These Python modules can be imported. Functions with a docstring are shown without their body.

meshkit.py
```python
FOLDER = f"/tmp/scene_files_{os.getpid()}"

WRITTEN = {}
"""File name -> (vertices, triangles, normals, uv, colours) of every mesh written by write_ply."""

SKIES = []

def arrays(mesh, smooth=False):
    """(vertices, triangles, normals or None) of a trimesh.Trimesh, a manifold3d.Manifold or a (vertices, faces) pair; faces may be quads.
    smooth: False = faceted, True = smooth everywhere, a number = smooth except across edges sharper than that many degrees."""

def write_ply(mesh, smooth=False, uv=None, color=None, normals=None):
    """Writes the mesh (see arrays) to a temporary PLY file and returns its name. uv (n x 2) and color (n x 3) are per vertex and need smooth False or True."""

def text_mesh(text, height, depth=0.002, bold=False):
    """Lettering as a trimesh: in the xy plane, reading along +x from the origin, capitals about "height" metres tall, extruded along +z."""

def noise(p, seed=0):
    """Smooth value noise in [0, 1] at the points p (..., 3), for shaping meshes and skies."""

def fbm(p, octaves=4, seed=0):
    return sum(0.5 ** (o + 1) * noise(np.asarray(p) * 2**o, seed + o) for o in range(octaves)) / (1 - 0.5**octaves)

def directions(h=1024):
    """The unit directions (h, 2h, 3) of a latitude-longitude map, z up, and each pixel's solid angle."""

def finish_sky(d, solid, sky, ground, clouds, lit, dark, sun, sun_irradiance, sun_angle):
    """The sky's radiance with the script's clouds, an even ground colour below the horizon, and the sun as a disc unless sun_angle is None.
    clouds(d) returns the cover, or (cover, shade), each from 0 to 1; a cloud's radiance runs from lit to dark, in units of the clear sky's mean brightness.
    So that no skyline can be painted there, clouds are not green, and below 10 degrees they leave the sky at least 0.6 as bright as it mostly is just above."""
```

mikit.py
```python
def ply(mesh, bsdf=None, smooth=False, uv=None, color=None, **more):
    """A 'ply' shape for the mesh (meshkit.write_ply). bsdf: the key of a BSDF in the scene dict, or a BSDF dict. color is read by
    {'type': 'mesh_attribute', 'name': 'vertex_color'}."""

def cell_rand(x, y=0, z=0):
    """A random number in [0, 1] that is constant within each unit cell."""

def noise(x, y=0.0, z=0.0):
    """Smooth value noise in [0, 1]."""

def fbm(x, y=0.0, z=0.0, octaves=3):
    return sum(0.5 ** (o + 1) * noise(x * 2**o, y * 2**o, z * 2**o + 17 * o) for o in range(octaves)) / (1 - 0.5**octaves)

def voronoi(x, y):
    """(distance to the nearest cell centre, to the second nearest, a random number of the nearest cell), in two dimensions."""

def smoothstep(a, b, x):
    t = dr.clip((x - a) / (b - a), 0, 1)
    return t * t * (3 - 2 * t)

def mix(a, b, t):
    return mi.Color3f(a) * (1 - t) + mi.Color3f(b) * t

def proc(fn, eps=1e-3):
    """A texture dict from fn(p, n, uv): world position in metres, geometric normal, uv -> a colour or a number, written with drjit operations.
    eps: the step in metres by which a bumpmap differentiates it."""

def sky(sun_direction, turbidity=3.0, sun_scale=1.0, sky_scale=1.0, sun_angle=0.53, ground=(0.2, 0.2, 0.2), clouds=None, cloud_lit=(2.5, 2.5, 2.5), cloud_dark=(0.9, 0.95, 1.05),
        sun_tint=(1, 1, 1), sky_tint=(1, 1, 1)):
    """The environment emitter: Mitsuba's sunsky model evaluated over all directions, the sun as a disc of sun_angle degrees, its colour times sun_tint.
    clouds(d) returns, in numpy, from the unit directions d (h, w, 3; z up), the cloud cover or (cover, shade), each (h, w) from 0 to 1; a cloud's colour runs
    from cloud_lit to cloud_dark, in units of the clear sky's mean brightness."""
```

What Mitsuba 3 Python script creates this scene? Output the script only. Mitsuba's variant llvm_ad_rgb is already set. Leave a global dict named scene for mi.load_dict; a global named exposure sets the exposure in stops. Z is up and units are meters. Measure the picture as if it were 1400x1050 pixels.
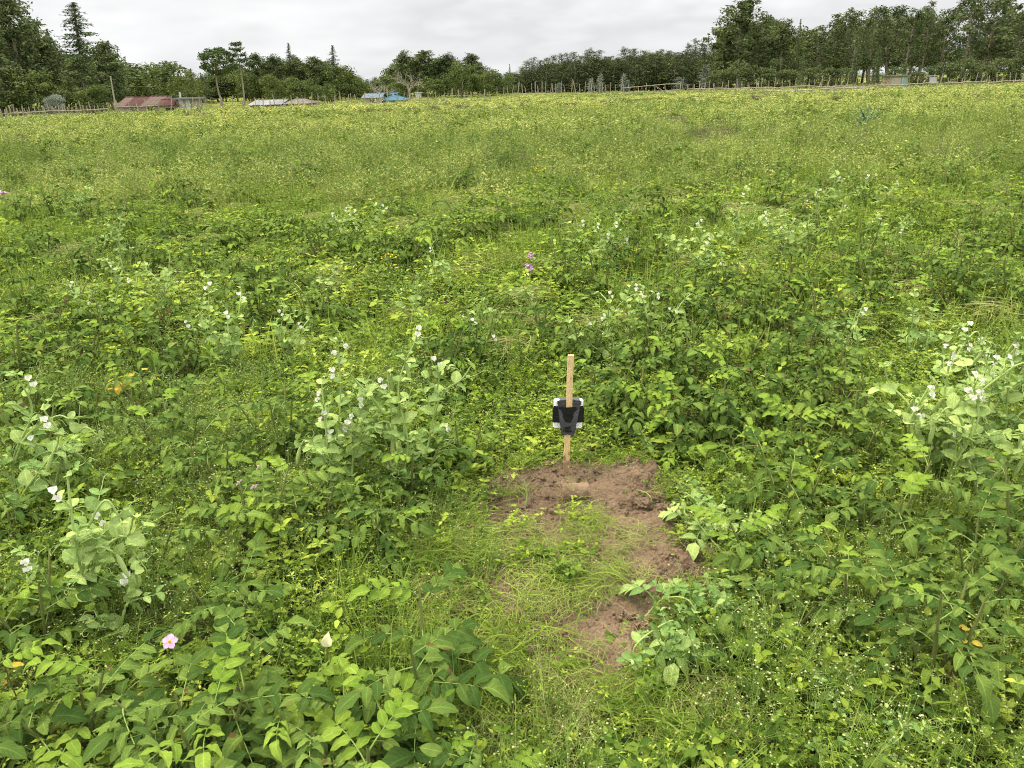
import math, random
import numpy as np, trimesh, manifold3d
import drjit as dr
import mitsuba as mi
import mikit, meshkit
from mikit import proc, noise, fbm, mix, smoothstep, cell_rand

T = mi.ScalarTransform4f
scene, labels = {}, {}

# ------------------------------------------------------------------ camera, sky, exposure
EYE = np.array([0.0, 0.0, 1.6])
PITCH, ROLL, F = math.radians(21.25), math.radians(1.7), 1052.0          # F: focal length in pixels of the 1400 wide photo
FWD = np.array([0, math.cos(PITCH), -math.sin(PITCH)])
_r0, _u0 = np.array([1.0, 0, 0]), np.array([0, math.sin(PITCH), math.cos(PITCH)])
UP = _u0 * math.cos(ROLL) + _r0 * math.sin(ROLL)
RIGHT = _r0 * math.cos(ROLL) - _u0 * math.sin(ROLL)
scene['camera'] = {'type': 'perspective', 'fov': 2 * math.degrees(math.atan(700 / F)), 'fov_axis': 'x', 'near_clip': 0.05, 'far_clip': 3000.0,
                   'to_world': T().look_at(origin=EYE.tolist(), target=(EYE + FWD).tolist(), up=UP.tolist())}


def cloud_fn(d):
    z = np.clip(d[..., 2], 0, 1)
    el = np.degrees(np.arcsin(z))
    plane = np.stack([d[..., 0] / (z + 0.10), d[..., 1] / (z + 0.10), z * 0], -1)
    big = meshkit.fbm(plane * 0.55 + 3.1, 4, 5)
    az = np.arctan2(d[..., 0], d[..., 1])
    fine = meshkit.fbm(np.stack([az * 7, el * 0.45, z * 0], -1), 5, 9)
    shade = 0.92 * (1 - z)                                    # an overcast sky is about three times as bright overhead as at the horizon
    shade = shade + 0.10 * (big - 0.5) + 0.20 * (fine - 0.5) - 0.55 * np.clip(fine - 0.56, 0, 1) - 0.045 * np.clip(1 - el / 4.5, 0, 1) + 0.02
    return np.ones_like(z), np.clip(shade, 0, 1)


exposure = 3.02
scene['sky'] = mikit.sky((-0.42, 0.12, 0.90), turbidity=4, sun_scale=0.32, sun_angle=24, sky_scale=1.0, clouds=cloud_fn,
                         cloud_lit=(3.7, 3.7, 3.65), cloud_dark=(0.63, 0.64, 0.655), ground=(0.10, 0.13, 0.05), sun_tint=(1.0, 0.98, 0.92))


# ------------------------------------------------------------------ placing by what the camera saw
def gz(x, y):
    x, y = np.asarray(x, float), np.asarray(y, float)
    far = np.clip((y - 12) / 40, 0, 1)
    p = np.stack([x, y, x * 0], -1)
    return 0.05 * (meshkit.fbm(p * 0.9, 3, 3) - 0.5) + far * 0.7 * (meshkit.fbm(p * 0.045, 3, 8) - 0.5)


def ray(px, py):
    v = FWD * F + RIGHT * (px - 700) - UP * (py - 525)
    return v / v[1]


def gp(px, py, z=0.0):
    """The point of the field, z above the ground, seen at a photo pixel."""
    v = ray(px, py)
    h = 0.0
    for _ in range(6):
        t = (z + h - EYE[2]) / v[2]
        q = EYE + v * t
        h = float(gz(q[0], q[1]))
    return np.array([q[0], q[1], h])


def at(px, py, y):
    """The point of a sight line at distance y."""
    return EYE + ray(px, py) * y


def col(px, d):
    """Ground point at distance d in a pixel column."""
    py = 120.0
    for _ in range(12):
        q = at(px, py, d)
        h = float(gz(q[0], d))
        py += (q[2] - h) / d * F
    return np.array([q[0], d, h])


def project(p):
    v = np.asarray(p) - EYE
    k = F / (v @ FWD)
    return 700 + (v @ RIGHT) * k, 525 - (v @ UP) * k


# ------------------------------------------------------------------ materials
def two(b):
    return {'type': 'twosided', 'bsdf': b}


def rgb(*c):
    return {'type': 'rgb', 'value': list(c)}


def leaf_tex(dark, light, old, vein=0.0, old_at=0.95, spread=0.6, scale=2.0, dots=0.0, brown=None):
    def fn(p, n, uv):
        i = dr.floor(uv.x)
        a = dr.abs(uv.x - i - 0.5) * 2
        r = cell_rand(i, 3, 1)
        w = noise(p.x * scale + 11, p.y * scale, p.z * scale)
        w2 = noise(p.x * 0.45 + 7, p.y * 0.45 + 3, 0.5)
        c = mix(dark, light, dr.clip((r - 0.5) * spread + (w - 0.5) * 0.7 + (w2 - 0.5) * 0.5 + 0.5, 0, 1))
        s = noise(i * 0.37 + p.x * 5, p.y * 5, p.z * 5 + 31)
        c = mix(c, old, smoothstep(old_at - 0.12, old_at + 0.06, s * 0.75 + r * 0.25))
        if vein:
            mid = 1 - smoothstep(0.03, 0.10, a)
            q = uv.y * 7 - a * 2.2
            q = dr.abs(q - dr.floor(q) - 0.5)
            side = (1 - smoothstep(0.04, 0.16, q)) * 0.45
            c = c * (1 + vein * dr.maximum(mid, side)) * (0.92 + 0.16 * noise(p.x * 160, p.y * 160, p.z * 160))
        if dots:
            c = c + mi.Color3f(0.10, 0.12, 0.08) * dots * smoothstep(0.66, 0.78, noise(p.x * 240, p.y * 240, p.z * 240)) * smoothstep(0.9, 0.3, a)
        if brown is not None:
            b = noise(p.x * 34 + i, p.y * 34, p.z * 34)
            c = mix(c, brown, smoothstep(0.86, 0.91, b) * smoothstep(0.62, 0.72, r))
        return c
    return proc(fn)


def leaf(key, tex, trans=0.75, rough=0.5, bump=None):
    b = {'type': 'principledthin', 'base_color': tex, 'roughness': rough, 'diff_trans': trans, 'eta': 1.4}
    scene[key] = b


leaf('potato_leaf', leaf_tex((0.048, 0.090, 0.020), (0.145, 0.215, 0.044), (0.30, 0.30, 0.05), vein=0.60, old_at=0.955, spread=1.0, brown=(0.15, 0.095, 0.04)), 0.32, 0.42)
leaf('young_leaf', leaf_tex((0.125, 0.215, 0.028), (0.250, 0.350, 0.055), (0.35, 0.40, 0.06), vein=0.40, old_at=0.98), 0.45, 0.42)
leaf('pea_leaf', leaf_tex((0.140, 0.250, 0.066), (0.420, 0.530, 0.170), (0.42, 0.46, 0.14), vein=0.30, old_at=0.97, spread=1.0, dots=0.9), 0.45, 0.5)
leaf('weed_leaf', leaf_tex((0.085, 0.155, 0.018), (0.345, 0.440, 0.058), (0.36, 0.29, 0.07), old_at=0.94, spread=1.0, scale=2.2), 0.40, 0.5)
leaf('lime_weed_leaf', leaf_tex((0.170, 0.260, 0.030), (0.440, 0.530, 0.090), (0.42, 0.36, 0.09), old_at=0.95, spread=1.0, scale=2.2), 0.45, 0.5)
leaf('dark_weed_leaf', leaf_tex((0.055, 0.108, 0.018), (0.205, 0.290, 0.046), (0.30, 0.22, 0.07), old_at=0.94, spread=1.0, scale=2.2), 0.35, 0.5)
leaf('field_leaf', leaf_tex((0.130, 0.180, 0.045), (0.440, 0.480, 0.145), (0.32, 0.22, 0.10), old_at=0.90, spread=0.9, scale=0.9), 0.40, 0.55)
leaf('pale_field_leaf', leaf_tex((0.300, 0.340, 0.085), (0.600, 0.620, 0.220), (0.42, 0.36, 0.14), old_at=0.94, spread=0.9, scale=0.9), 0.45, 0.55)
leaf('dark_field_leaf', leaf_tex((0.070, 0.115, 0.025), (0.240, 0.310, 0.070), (0.28, 0.20, 0.08), old_at=0.93, spread=0.9, scale=0.9), 0.35, 0.55)
leaf('grass_blade', leaf_tex((0.110, 0.190, 0.024), (0.340, 0.440, 0.080), (0.42, 0.36, 0.13), old_at=0.86, spread=0.9, scale=3.0), 0.45, 0.45)
leaf('dry_blade', leaf_tex((0.20, 0.25, 0.06), (0.46, 0.47, 0.19), (0.42, 0.32, 0.17), old_at=0.80, scale=8.0), 0.4, 0.6)
leaf('gum_leaf', leaf_tex((0.050, 0.076, 0.032), (0.178, 0.218, 0.092), (0.22, 0.17, 0.08), old_at=0.93, spread=1.0, scale=0.35), 0.4, 0.5)
leaf('young_gum_leaf', leaf_tex((0.052, 0.076, 0.036), (0.170, 0.205, 0.092), (0.22, 0.18, 0.08), old_at=0.95, spread=1.0, scale=0.35), 0.4, 0.5)
leaf('conifer_leaf', leaf_tex((0.040, 0.075, 0.030), (0.125, 0.175, 0.065), (0.12, 0.13, 0.06), old_at=0.97, spread=1.0, scale=0.4), 0.3, 0.6)
leaf('broad_leaf', leaf_tex((0.060, 0.095, 0.032), (0.190, 0.230, 0.075), (0.18, 0.18, 0.07), old_at=0.95, spread=1.0, scale=0.35), 0.4, 0.5)
leaf('silver_leaf', leaf_tex((0.16, 0.19, 0.16), (0.36, 0.40, 0.35), (0.3, 0.32, 0.26), old_at=0.97, spread=1.0, scale=0.8), 0.4, 0.5)
leaf('blue_leaf', leaf_tex((0.035, 0.075, 0.050), (0.080, 0.140, 0.095), (0.12, 0.2, 0.12), old_at=0.99), 0.1, 0.4)
leaf('heather_leaf', leaf_tex((0.13, 0.13, 0.07), (0.26, 0.25, 0.15), (0.22, 0.19, 0.13), old_at=0.8, scale=2.0), 0.4, 0.6)


def flat(key, c, rough=0.6, trans=None):
    if trans is None:
        scene[key] = two({'type': 'principled', 'base_color': rgb(*c), 'roughness': rough, 'specular': 0.3})
    else:
        scene[key] = {'type': 'principledthin', 'base_color': rgb(*c), 'roughness': rough, 'diff_trans': trans}


flat('green_stem', (0.19, 0.28, 0.06)); flat('pale_stem', (0.30, 0.40, 0.12)); flat('potato_stem', (0.15, 0.17, 0.05)); flat('brown_stem', (0.13, 0.085, 0.05))
flat('white_petal', (0.80, 0.80, 0.70), 0.5, 0.6); flat('violet_petal', (0.62, 0.42, 0.62), 0.5, 0.6); flat('yellow_petal', (0.72, 0.60, 0.06), 0.5, 0.5)
flat('pale_bud', (0.52, 0.54, 0.27), 0.5, 0.4); flat('anther', (0.75, 0.42, 0.02)); flat('yellow_leaf', (0.52, 0.40, 0.06), 0.5, 0.5); flat('dead_leaf', (0.23, 0.165, 0.085), 0.7, 0.15)
flat('tape_black', (0.012, 0.012, 0.014), 0.32); flat('tape_grey', (0.055, 0.056, 0.062), 0.38); flat('box_white', (0.78, 0.79, 0.80), 0.35)
flat('mustard_bloom', (0.66, 0.62, 0.16), 0.6, 0.5)


def stake_fn(p, n, uv):
    g = fbm(p.x * 260, p.y * 260, p.z * 9, 3)
    c = mix((0.56, 0.38, 0.17), (0.76, 0.57, 0.31), g)
    k = smoothstep(0.80, 0.88, noise(p.x * 110 + 3, p.y * 90, p.z * 26))
    c = mix(c, (0.25, 0.12, 0.05), k * 0.75) * (0.86 + 0.28 * noise(p.x * 900, p.y * 900, p.z * 14))
    mud = smoothstep(0.45, 0.60, noise(p.x * 60 + 9, p.y * 60, p.z * 40) * 0.6 + 0.45 * (1 - smoothstep(0.02, 0.13, p.z)))
    return mix(c, (0.20, 0.13, 0.085), mud * 0.8)


scene['stake_wood'] = two({'type': 'principled', 'base_color': proc(stake_fn), 'roughness': 0.6, 'specular': 0.3})


def soil_fn(p, n, uv):
    a, b = fbm(p.x * 9, p.y * 9, p.z * 9, 3), fbm(p.x * 70, p.y * 70, p.z * 70, 3)
    c = mix((0.058, 0.041, 0.025), (0.265, 0.190, 0.122), a * 0.45 + b * 0.35 + fbm(p.x * 2.6 + 5, p.y * 2.6, 0.4, 2) * 0.5 - 0.15)
    return c * (0.75 + 0.5 * noise(p.x * 320, p.y * 320, p.z * 320))


scene['dug_earth'] = two({'type': 'bumpmap', 'bump': proc(lambda p, n, uv: fbm(p.x * 90, p.y * 90, p.z * 90, 4)), 'scale': 0.022, 'bsdf': {'type': 'principled', 'base_color': proc(soil_fn), 'roughness': 0.95, 'specular': 0.1}})


scene['core_earth'] = two({'type': 'principled', 'base_color': proc(lambda p, n, uv: mix((0.115, 0.078, 0.050), (0.29, 0.205, 0.135), fbm(p.x * 60, p.y * 60, p.z * 60, 3))), 'roughness': 0.95, 'specular': 0.1})


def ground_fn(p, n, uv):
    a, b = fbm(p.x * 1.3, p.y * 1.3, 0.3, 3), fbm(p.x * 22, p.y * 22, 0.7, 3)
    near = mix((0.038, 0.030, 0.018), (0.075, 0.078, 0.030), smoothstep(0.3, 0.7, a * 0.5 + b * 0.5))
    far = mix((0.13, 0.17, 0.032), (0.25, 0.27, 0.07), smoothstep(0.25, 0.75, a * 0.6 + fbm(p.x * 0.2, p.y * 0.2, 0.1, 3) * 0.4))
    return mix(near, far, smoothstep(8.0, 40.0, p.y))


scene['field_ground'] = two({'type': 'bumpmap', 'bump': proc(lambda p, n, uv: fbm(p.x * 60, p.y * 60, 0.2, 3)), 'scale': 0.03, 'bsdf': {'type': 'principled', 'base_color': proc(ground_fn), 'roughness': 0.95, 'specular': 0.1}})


def bark_fn(p, n, uv):
    return mix((0.14, 0.115, 0.09), (0.36, 0.32, 0.26), fbm(p.x * 5, p.y * 5, p.z * 1.1, 3))


scene['bark'] = two({'type': 'principled', 'base_color': proc(bark_fn), 'roughness': 0.9, 'specular': 0.1})


def post_fn(p, n, uv):
    return mix((0.17, 0.15, 0.115), (0.40, 0.37, 0.30), fbm(p.x * 7, p.y * 1.5, p.z * 2.0, 3))


scene['post_wood'] = two({'type': 'principled', 'base_color': proc(post_fn), 'roughness': 0.9, 'specular': 0.1})


def rust_fn(p, n, uv):
    a = fbm(p.x * 1.4, p.y * 0.5, p.z * 0.8, 3)
    s = cell_rand(p.x / 0.82, 4)
    c = mix((0.042, 0.019, 0.016), (0.088, 0.042, 0.035), a * 0.7 + s * 0.3)
    return mix(c, (0.14, 0.105, 0.09), smoothstep(0.62, 0.72, s) * 0.6)


scene['rusty_roof'] = two({'type': 'principled', 'base_color': proc(rust_fn), 'roughness': 0.8, 'specular': 0.1})


def tin_fn(p, n, uv):
    return mix((0.11, 0.115, 0.12), (0.27, 0.275, 0.28), fbm(p.x * 0.9, p.y * 0.5, p.z, 3) * 0.6 + cell_rand(p.x / 0.8, 7) * 0.4)


scene['tin_roof'] = two({'type': 'principled', 'base_color': proc(tin_fn), 'roughness': 0.7, 'specular': 0.15})


def wall_fn(p, n, uv):
    c = mix((0.24, 0.20, 0.145), (0.38, 0.335, 0.26), fbm(p.x * 1.2, p.y, p.z * 2.2, 3))
    return mix(c, (0.22, 0.16, 0.10), smoothstep(0.62, 0.8, noise(p.x * 2.3, p.y, p.z * 1.3)) * 0.6)


scene['mud_wall'] = two({'type': 'principled', 'base_color': proc(wall_fn), 'roughness': 0.9, 'specular': 0.1})
flat('brown_roof', (0.13, 0.115, 0.10), 0.8); flat('blue_roof', (0.035, 0.12, 0.165), 0.8); flat('slate_blue_roof', (0.10, 0.13, 0.16), 0.8); flat('cream_paint', (0.36, 0.33, 0.26), 0.8)
flat('teal_paint', (0.12, 0.36, 0.40), 0.5); flat('white_sheet', (0.42, 0.42, 0.41), 0.7); flat('dark_opening', (0.03, 0.028, 0.025), 0.8)

# ------------------------------------------------------------------ mesh helpers


def put(key, mesh, bsdf, label=None, cat=None, group=None, kind=None, smooth=False, uv=None, M=None):
    d = mesh if isinstance(mesh, dict) else mikit.ply(mesh, bsdf, smooth=smooth, uv=uv)
    if M is not None:
        d = {**d, 'to_world': T(np.asarray(M).tolist())}
    scene[key] = d
    tag(key, label, cat, group, kind)
    return key


def tag(key, label=None, cat=None, group=None, kind=None):
    e = {k: v for k, v in (('label', label), ('category', cat), ('group', group), ('kind', kind)) if v}
    if e:
        labels[key] = e


_count = {}


def key_of(name, parent=None):
    k = f'{parent}__{name}' if parent else name
    n = _count.get(k, 0)
    _count[k] = n + 1
    return k if n == 0 else f'{k}_{n:03d}'


def mat(x=(1, 0, 0), y=(0, 1, 0), z=(0, 0, 1), o=(0, 0, 0), s=1.0):
    m = np.eye(4)
    m[:3, 0], m[:3, 1], m[:3, 2], m[:3, 3] = np.asarray(x) * s, np.asarray(y) * s, np.asarray(z) * s, o
    return m


def rotz(a):
    c, s = math.cos(a), math.sin(a)
    return mat((c, s, 0), (-s, c, 0))


def move(o, rz=0.0, s=1.0):
    m = rotz(rz)
    m[:3, :3] *= s
    m[:3, 3] = o
    return m


def unit(v):
    v = np.asarray(v, float)
    return v / (np.linalg.norm(v) + 1e-12)


def grow(o, d, up=(0, 0, 1), s=1.0, twist=0.0):
    """The frame of a leaf that starts at o, points along d and turns its face towards up."""
    y = unit(d)
    z = np.asarray(up, float) - y * (y @ np.asarray(up, float))
    if np.linalg.norm(z) < 1e-3:
        z = np.cross(y, (1, 0, 0))
    z = unit(z)
    x = np.cross(y, z)
    if twist:
        x, z = x * math.cos(twist) + z * math.sin(twist), z * math.cos(twist) - x * math.sin(twist)
    return mat(x, y, z, o, s)


class MB:
    """Collects pieces into one mesh, with uv.x = number of the piece + place across it, uv.y = place along it."""

    def __init__(self):
        self.v, self.f, self.u, self.n = [], [], [], 0

    def add(self, piece, M=None, i=0):
        v, f, u = piece
        if M is not None:
            v = v @ M[:3, :3].T + M[:3, 3]
        self.v.append(v); self.f.append(f + self.n); self.u.append(u + [float(i), 0.0]); self.n += len(v)

    def many(self, piece, Ms, ids):
        v, f, u = piece
        Ms = np.asarray(Ms)
        k, m = len(Ms), len(v)
        vv = np.einsum('kij,nj->kni', Ms[:, :3, :3], v) + Ms[:, None, :3, 3]
        uu = np.repeat(u[None], k, 0).copy()
        uu[..., 0] += np.asarray(ids)[:, None]
        self.v.append(vv.reshape(-1, 3)); self.u.append(uu.reshape(-1, 2))
        self.f.append((f[None] + (np.arange(k) * m)[:, None, None]).reshape(-1, 3) + self.n)
        self.n += k * m

    def ply(self, bsdf, smooth=True):
        return mikit.ply((np.vstack(self.v), np.vstack(self.f)), bsdf, smooth=smooth, uv=np.vstack(self.u))


def leaf_piece(W=0.5, nu=2, nv=3, fold=0.25, arch=0.25, wave=0.0, peak=0.42, rng=None, tip=1.0, rough=0.0):
    """A leaf of length 1 along +y, its face to +z."""
    a, b = peak * 2.2 * tip, (1 - peak) * 2.2 * tip
    t = np.linspace(0, 1, nv + 1)
    prof = (t ** a) * ((1 - t) ** b)
    prof = prof / ((a / (a + b)) ** a * (b / (a + b)) ** b)
    prof = np.maximum(prof, 0.02)
    s = np.linspace(-1, 1, nu + 1)
    S, TT = np.meshgrid(s, t)
    P = prof[:, None] * np.ones_like(S)
    x = S * P * W / 2
    ph = rng.uniform(0, 6.28) if rng else 0.0
    z = fold * np.abs(x) - arch * TT ** 2 + wave * np.sin(TT * 13 + ph + S * 1.5) * np.abs(S) * P
    y = TT - arch * 0.35 * TT ** 2
    if rough and rng:
        z = z + rough * np.abs(np.sin((TT * 7 - np.abs(S) * 2.2) * math.pi)) * P * (1 - np.abs(S) * 0.3)
    v = np.stack([x, y, z], -1).reshape(-1, 3)
    u = np.stack([0.02 + 0.96 * (S + 1) / 2, TT], -1).reshape(-1, 2)
    i, j = np.meshgrid(np.arange(nv), np.arange(nu), indexing='ij')
    q = (i * (nu + 1) + j).ravel()
    f = np.vstack([np.stack([q, q + 1, q + nu + 2], 1), np.stack([q, q + nu + 2, q + nu + 1], 1)])
    return v, f, u


def tube(P, R, sides=4):
    P = np.asarray(P, float)
    R = np.atleast_1d(np.asarray(R, float))
    R = np.interp(np.linspace(0, 1, len(P)), np.linspace(0, 1, len(R)), R) if len(R) > 1 else np.full(len(P), R[0])
    t = np.gradient(P, axis=0)
    t /= np.linalg.norm(t, axis=1, keepdims=True) + 1e-12
    a = np.cross(t, np.where(np.abs(t[:, 2:]) < 0.9, [0, 0, 1.0], [1.0, 0, 0]))
    a /= np.linalg.norm(a, axis=1, keepdims=True) + 1e-12
    b = np.cross(t, a)
    ang = np.arange(sides) * 2 * np.pi / sides
    v = P[:, None] + R[:, None, None] * (np.cos(ang)[None, :, None] * a[:, None] + np.sin(ang)[None, :, None] * b[:, None])
    i, j = np.meshgrid(np.arange(len(P) - 1), np.arange(sides), indexing='ij')
    q = np.stack([i * sides + j, i * sides + (j + 1) % sides, (i + 1) * sides + (j + 1) % sides, (i + 1) * sides + j], -1).reshape(-1, 4)
    f = np.vstack([q[:, [0, 1, 2]], q[:, [0, 2, 3]]])
    u = np.stack([np.repeat(ang[None] / 6.3, len(P), 0), np.repeat(np.linspace(0, 1, len(P))[:, None], sides, 1)], -1).reshape(-1, 2)
    return v.reshape(-1, 3), f, u


def curve(*pts, n=8):
    """A smooth curve through the points (Catmull-Rom)."""
    p = np.asarray(pts, float)
    if len(p) == 2:
        return p[0] + (p[1] - p[0]) * np.linspace(0, 1, n)[:, None]
    q = np.vstack([2 * p[0] - p[1], p, 2 * p[-1] - p[-2]])
    out = []
    for i in range(1, len(q) - 2):
        t = np.linspace(0, 1, n, endpoint=i == len(q) - 3)[:, None]
        a, b, c, d = q[i - 1], q[i], q[i + 1], q[i + 2]
        out.append(0.5 * (2 * b + (c - a) * t + (2 * a - 5 * b + 4 * c - d) * t ** 2 + (3 * b - a - 3 * c + d) * t ** 3))
    return np.vstack(out)


def ball(sub=0):
    m = trimesh.creation.icosphere(sub) if sub else trimesh.creation.icosahedron()
    v = np.array(m.vertices)
    v /= np.linalg.norm(v, axis=1, keepdims=True)
    return v, np.array(m.faces), np.zeros((len(v), 2))


OCT = (np.array([[1, 0, 0], [-1, 0, 0], [0, 1, 0], [0, -1, 0], [0, 0, 1], [0, 0, -1.0]]),
       np.array([[0, 2, 4], [2, 1, 4], [1, 3, 4], [3, 0, 4], [2, 0, 5], [1, 2, 5], [3, 1, 5], [0, 3, 5]]), np.zeros((6, 2)))


def box(x0, x1, y0, y1, z0, z1, bevel=0.0):
    if bevel:
        m = manifold3d.Manifold.batch_hull([manifold3d.Manifold.cube([x1 - x0 - 2 * (bevel if k != 0 else 0), y1 - y0 - 2 * (bevel if k != 1 else 0), z1 - z0 - 2 * (bevel if k != 2 else 0)]).translate(
            [x0 + (bevel if k != 0 else 0), y0 + (bevel if k != 1 else 0), z0 + (bevel if k != 2 else 0)]) for k in range(3)])
        m = m.to_mesh()
        return np.array(m.vert_properties[:, :3]), np.array(m.tri_verts)
    m = trimesh.creation.box(bounds=[[x0, y0, z0], [x1, y1, z1]])
    return np.array(m.vertices), np.array(m.faces)


# ------------------------------------------------------------------ the setting: ground and the dug plot
def ground():
    ys = np.concatenate([np.linspace(-4, 14, 120), 14 + 386 * np.linspace(0, 1, 150)[1:] ** 2])
    xs = np.sinh(np.linspace(-4.2, 4.2, 181)) / math.sinh(4.2) * 400
    X, Y = np.meshgrid(xs, ys)
    v = np.stack([X, Y, gz(X, Y)], -1).reshape(-1, 3)
    n = len(xs)
    i, j = np.meshgrid(np.arange(len(ys) - 1), np.arange(n - 1), indexing='ij')
    q = (i * n + j).ravel()
    f = np.vstack([np.stack([q, q + 1, q + n + 1], 1), np.stack([q, q + n + 1, q + n], 1)])
    put('ground', (v, f), 'field_ground', 'weedy farm field stretching to the tree line', kind='structure', smooth=True)


ground()
# outline of the cleared plot, from the photo
PLOT = np.array([gp(*q)[:2] for q in [(700, 640), (770, 632), (850, 640), (905, 660), (930, 705), (980, 745), (990, 800), (985, 850), (930, 890), (870, 945), (790, 965), (710, 930), (690, 860), (640, 780), (632, 730), (668, 670)]])
from shapely.geometry import Polygon, Point
PLOT_POLY = Polygon(PLOT)
BARE = [Polygon(np.array([gp(*q)[:2] for q in poly])) for poly in (
    [(820, 645), (895, 655), (915, 700), (945, 740), (975, 790), (985, 830), (900, 850), (860, 830), (850, 780), (810, 735), (800, 700)],
    [(770, 870), (850, 820), (905, 870), (900, 905), (850, 945), (800, 920)],
    [(660, 650), (755, 640), (800, 645), (800, 700), (755, 705), (700, 725), (655, 750), (632, 740)], [(650, 760), (690, 745), (715, 790), (680, 810)], [(690, 850), (760, 860), (775, 925), (700, 915)])]


def in_poly(poly, x, y, grow_by=0.0):
    p = poly.buffer(grow_by) if grow_by else poly
    return p.contains(Point(x, y))


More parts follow.
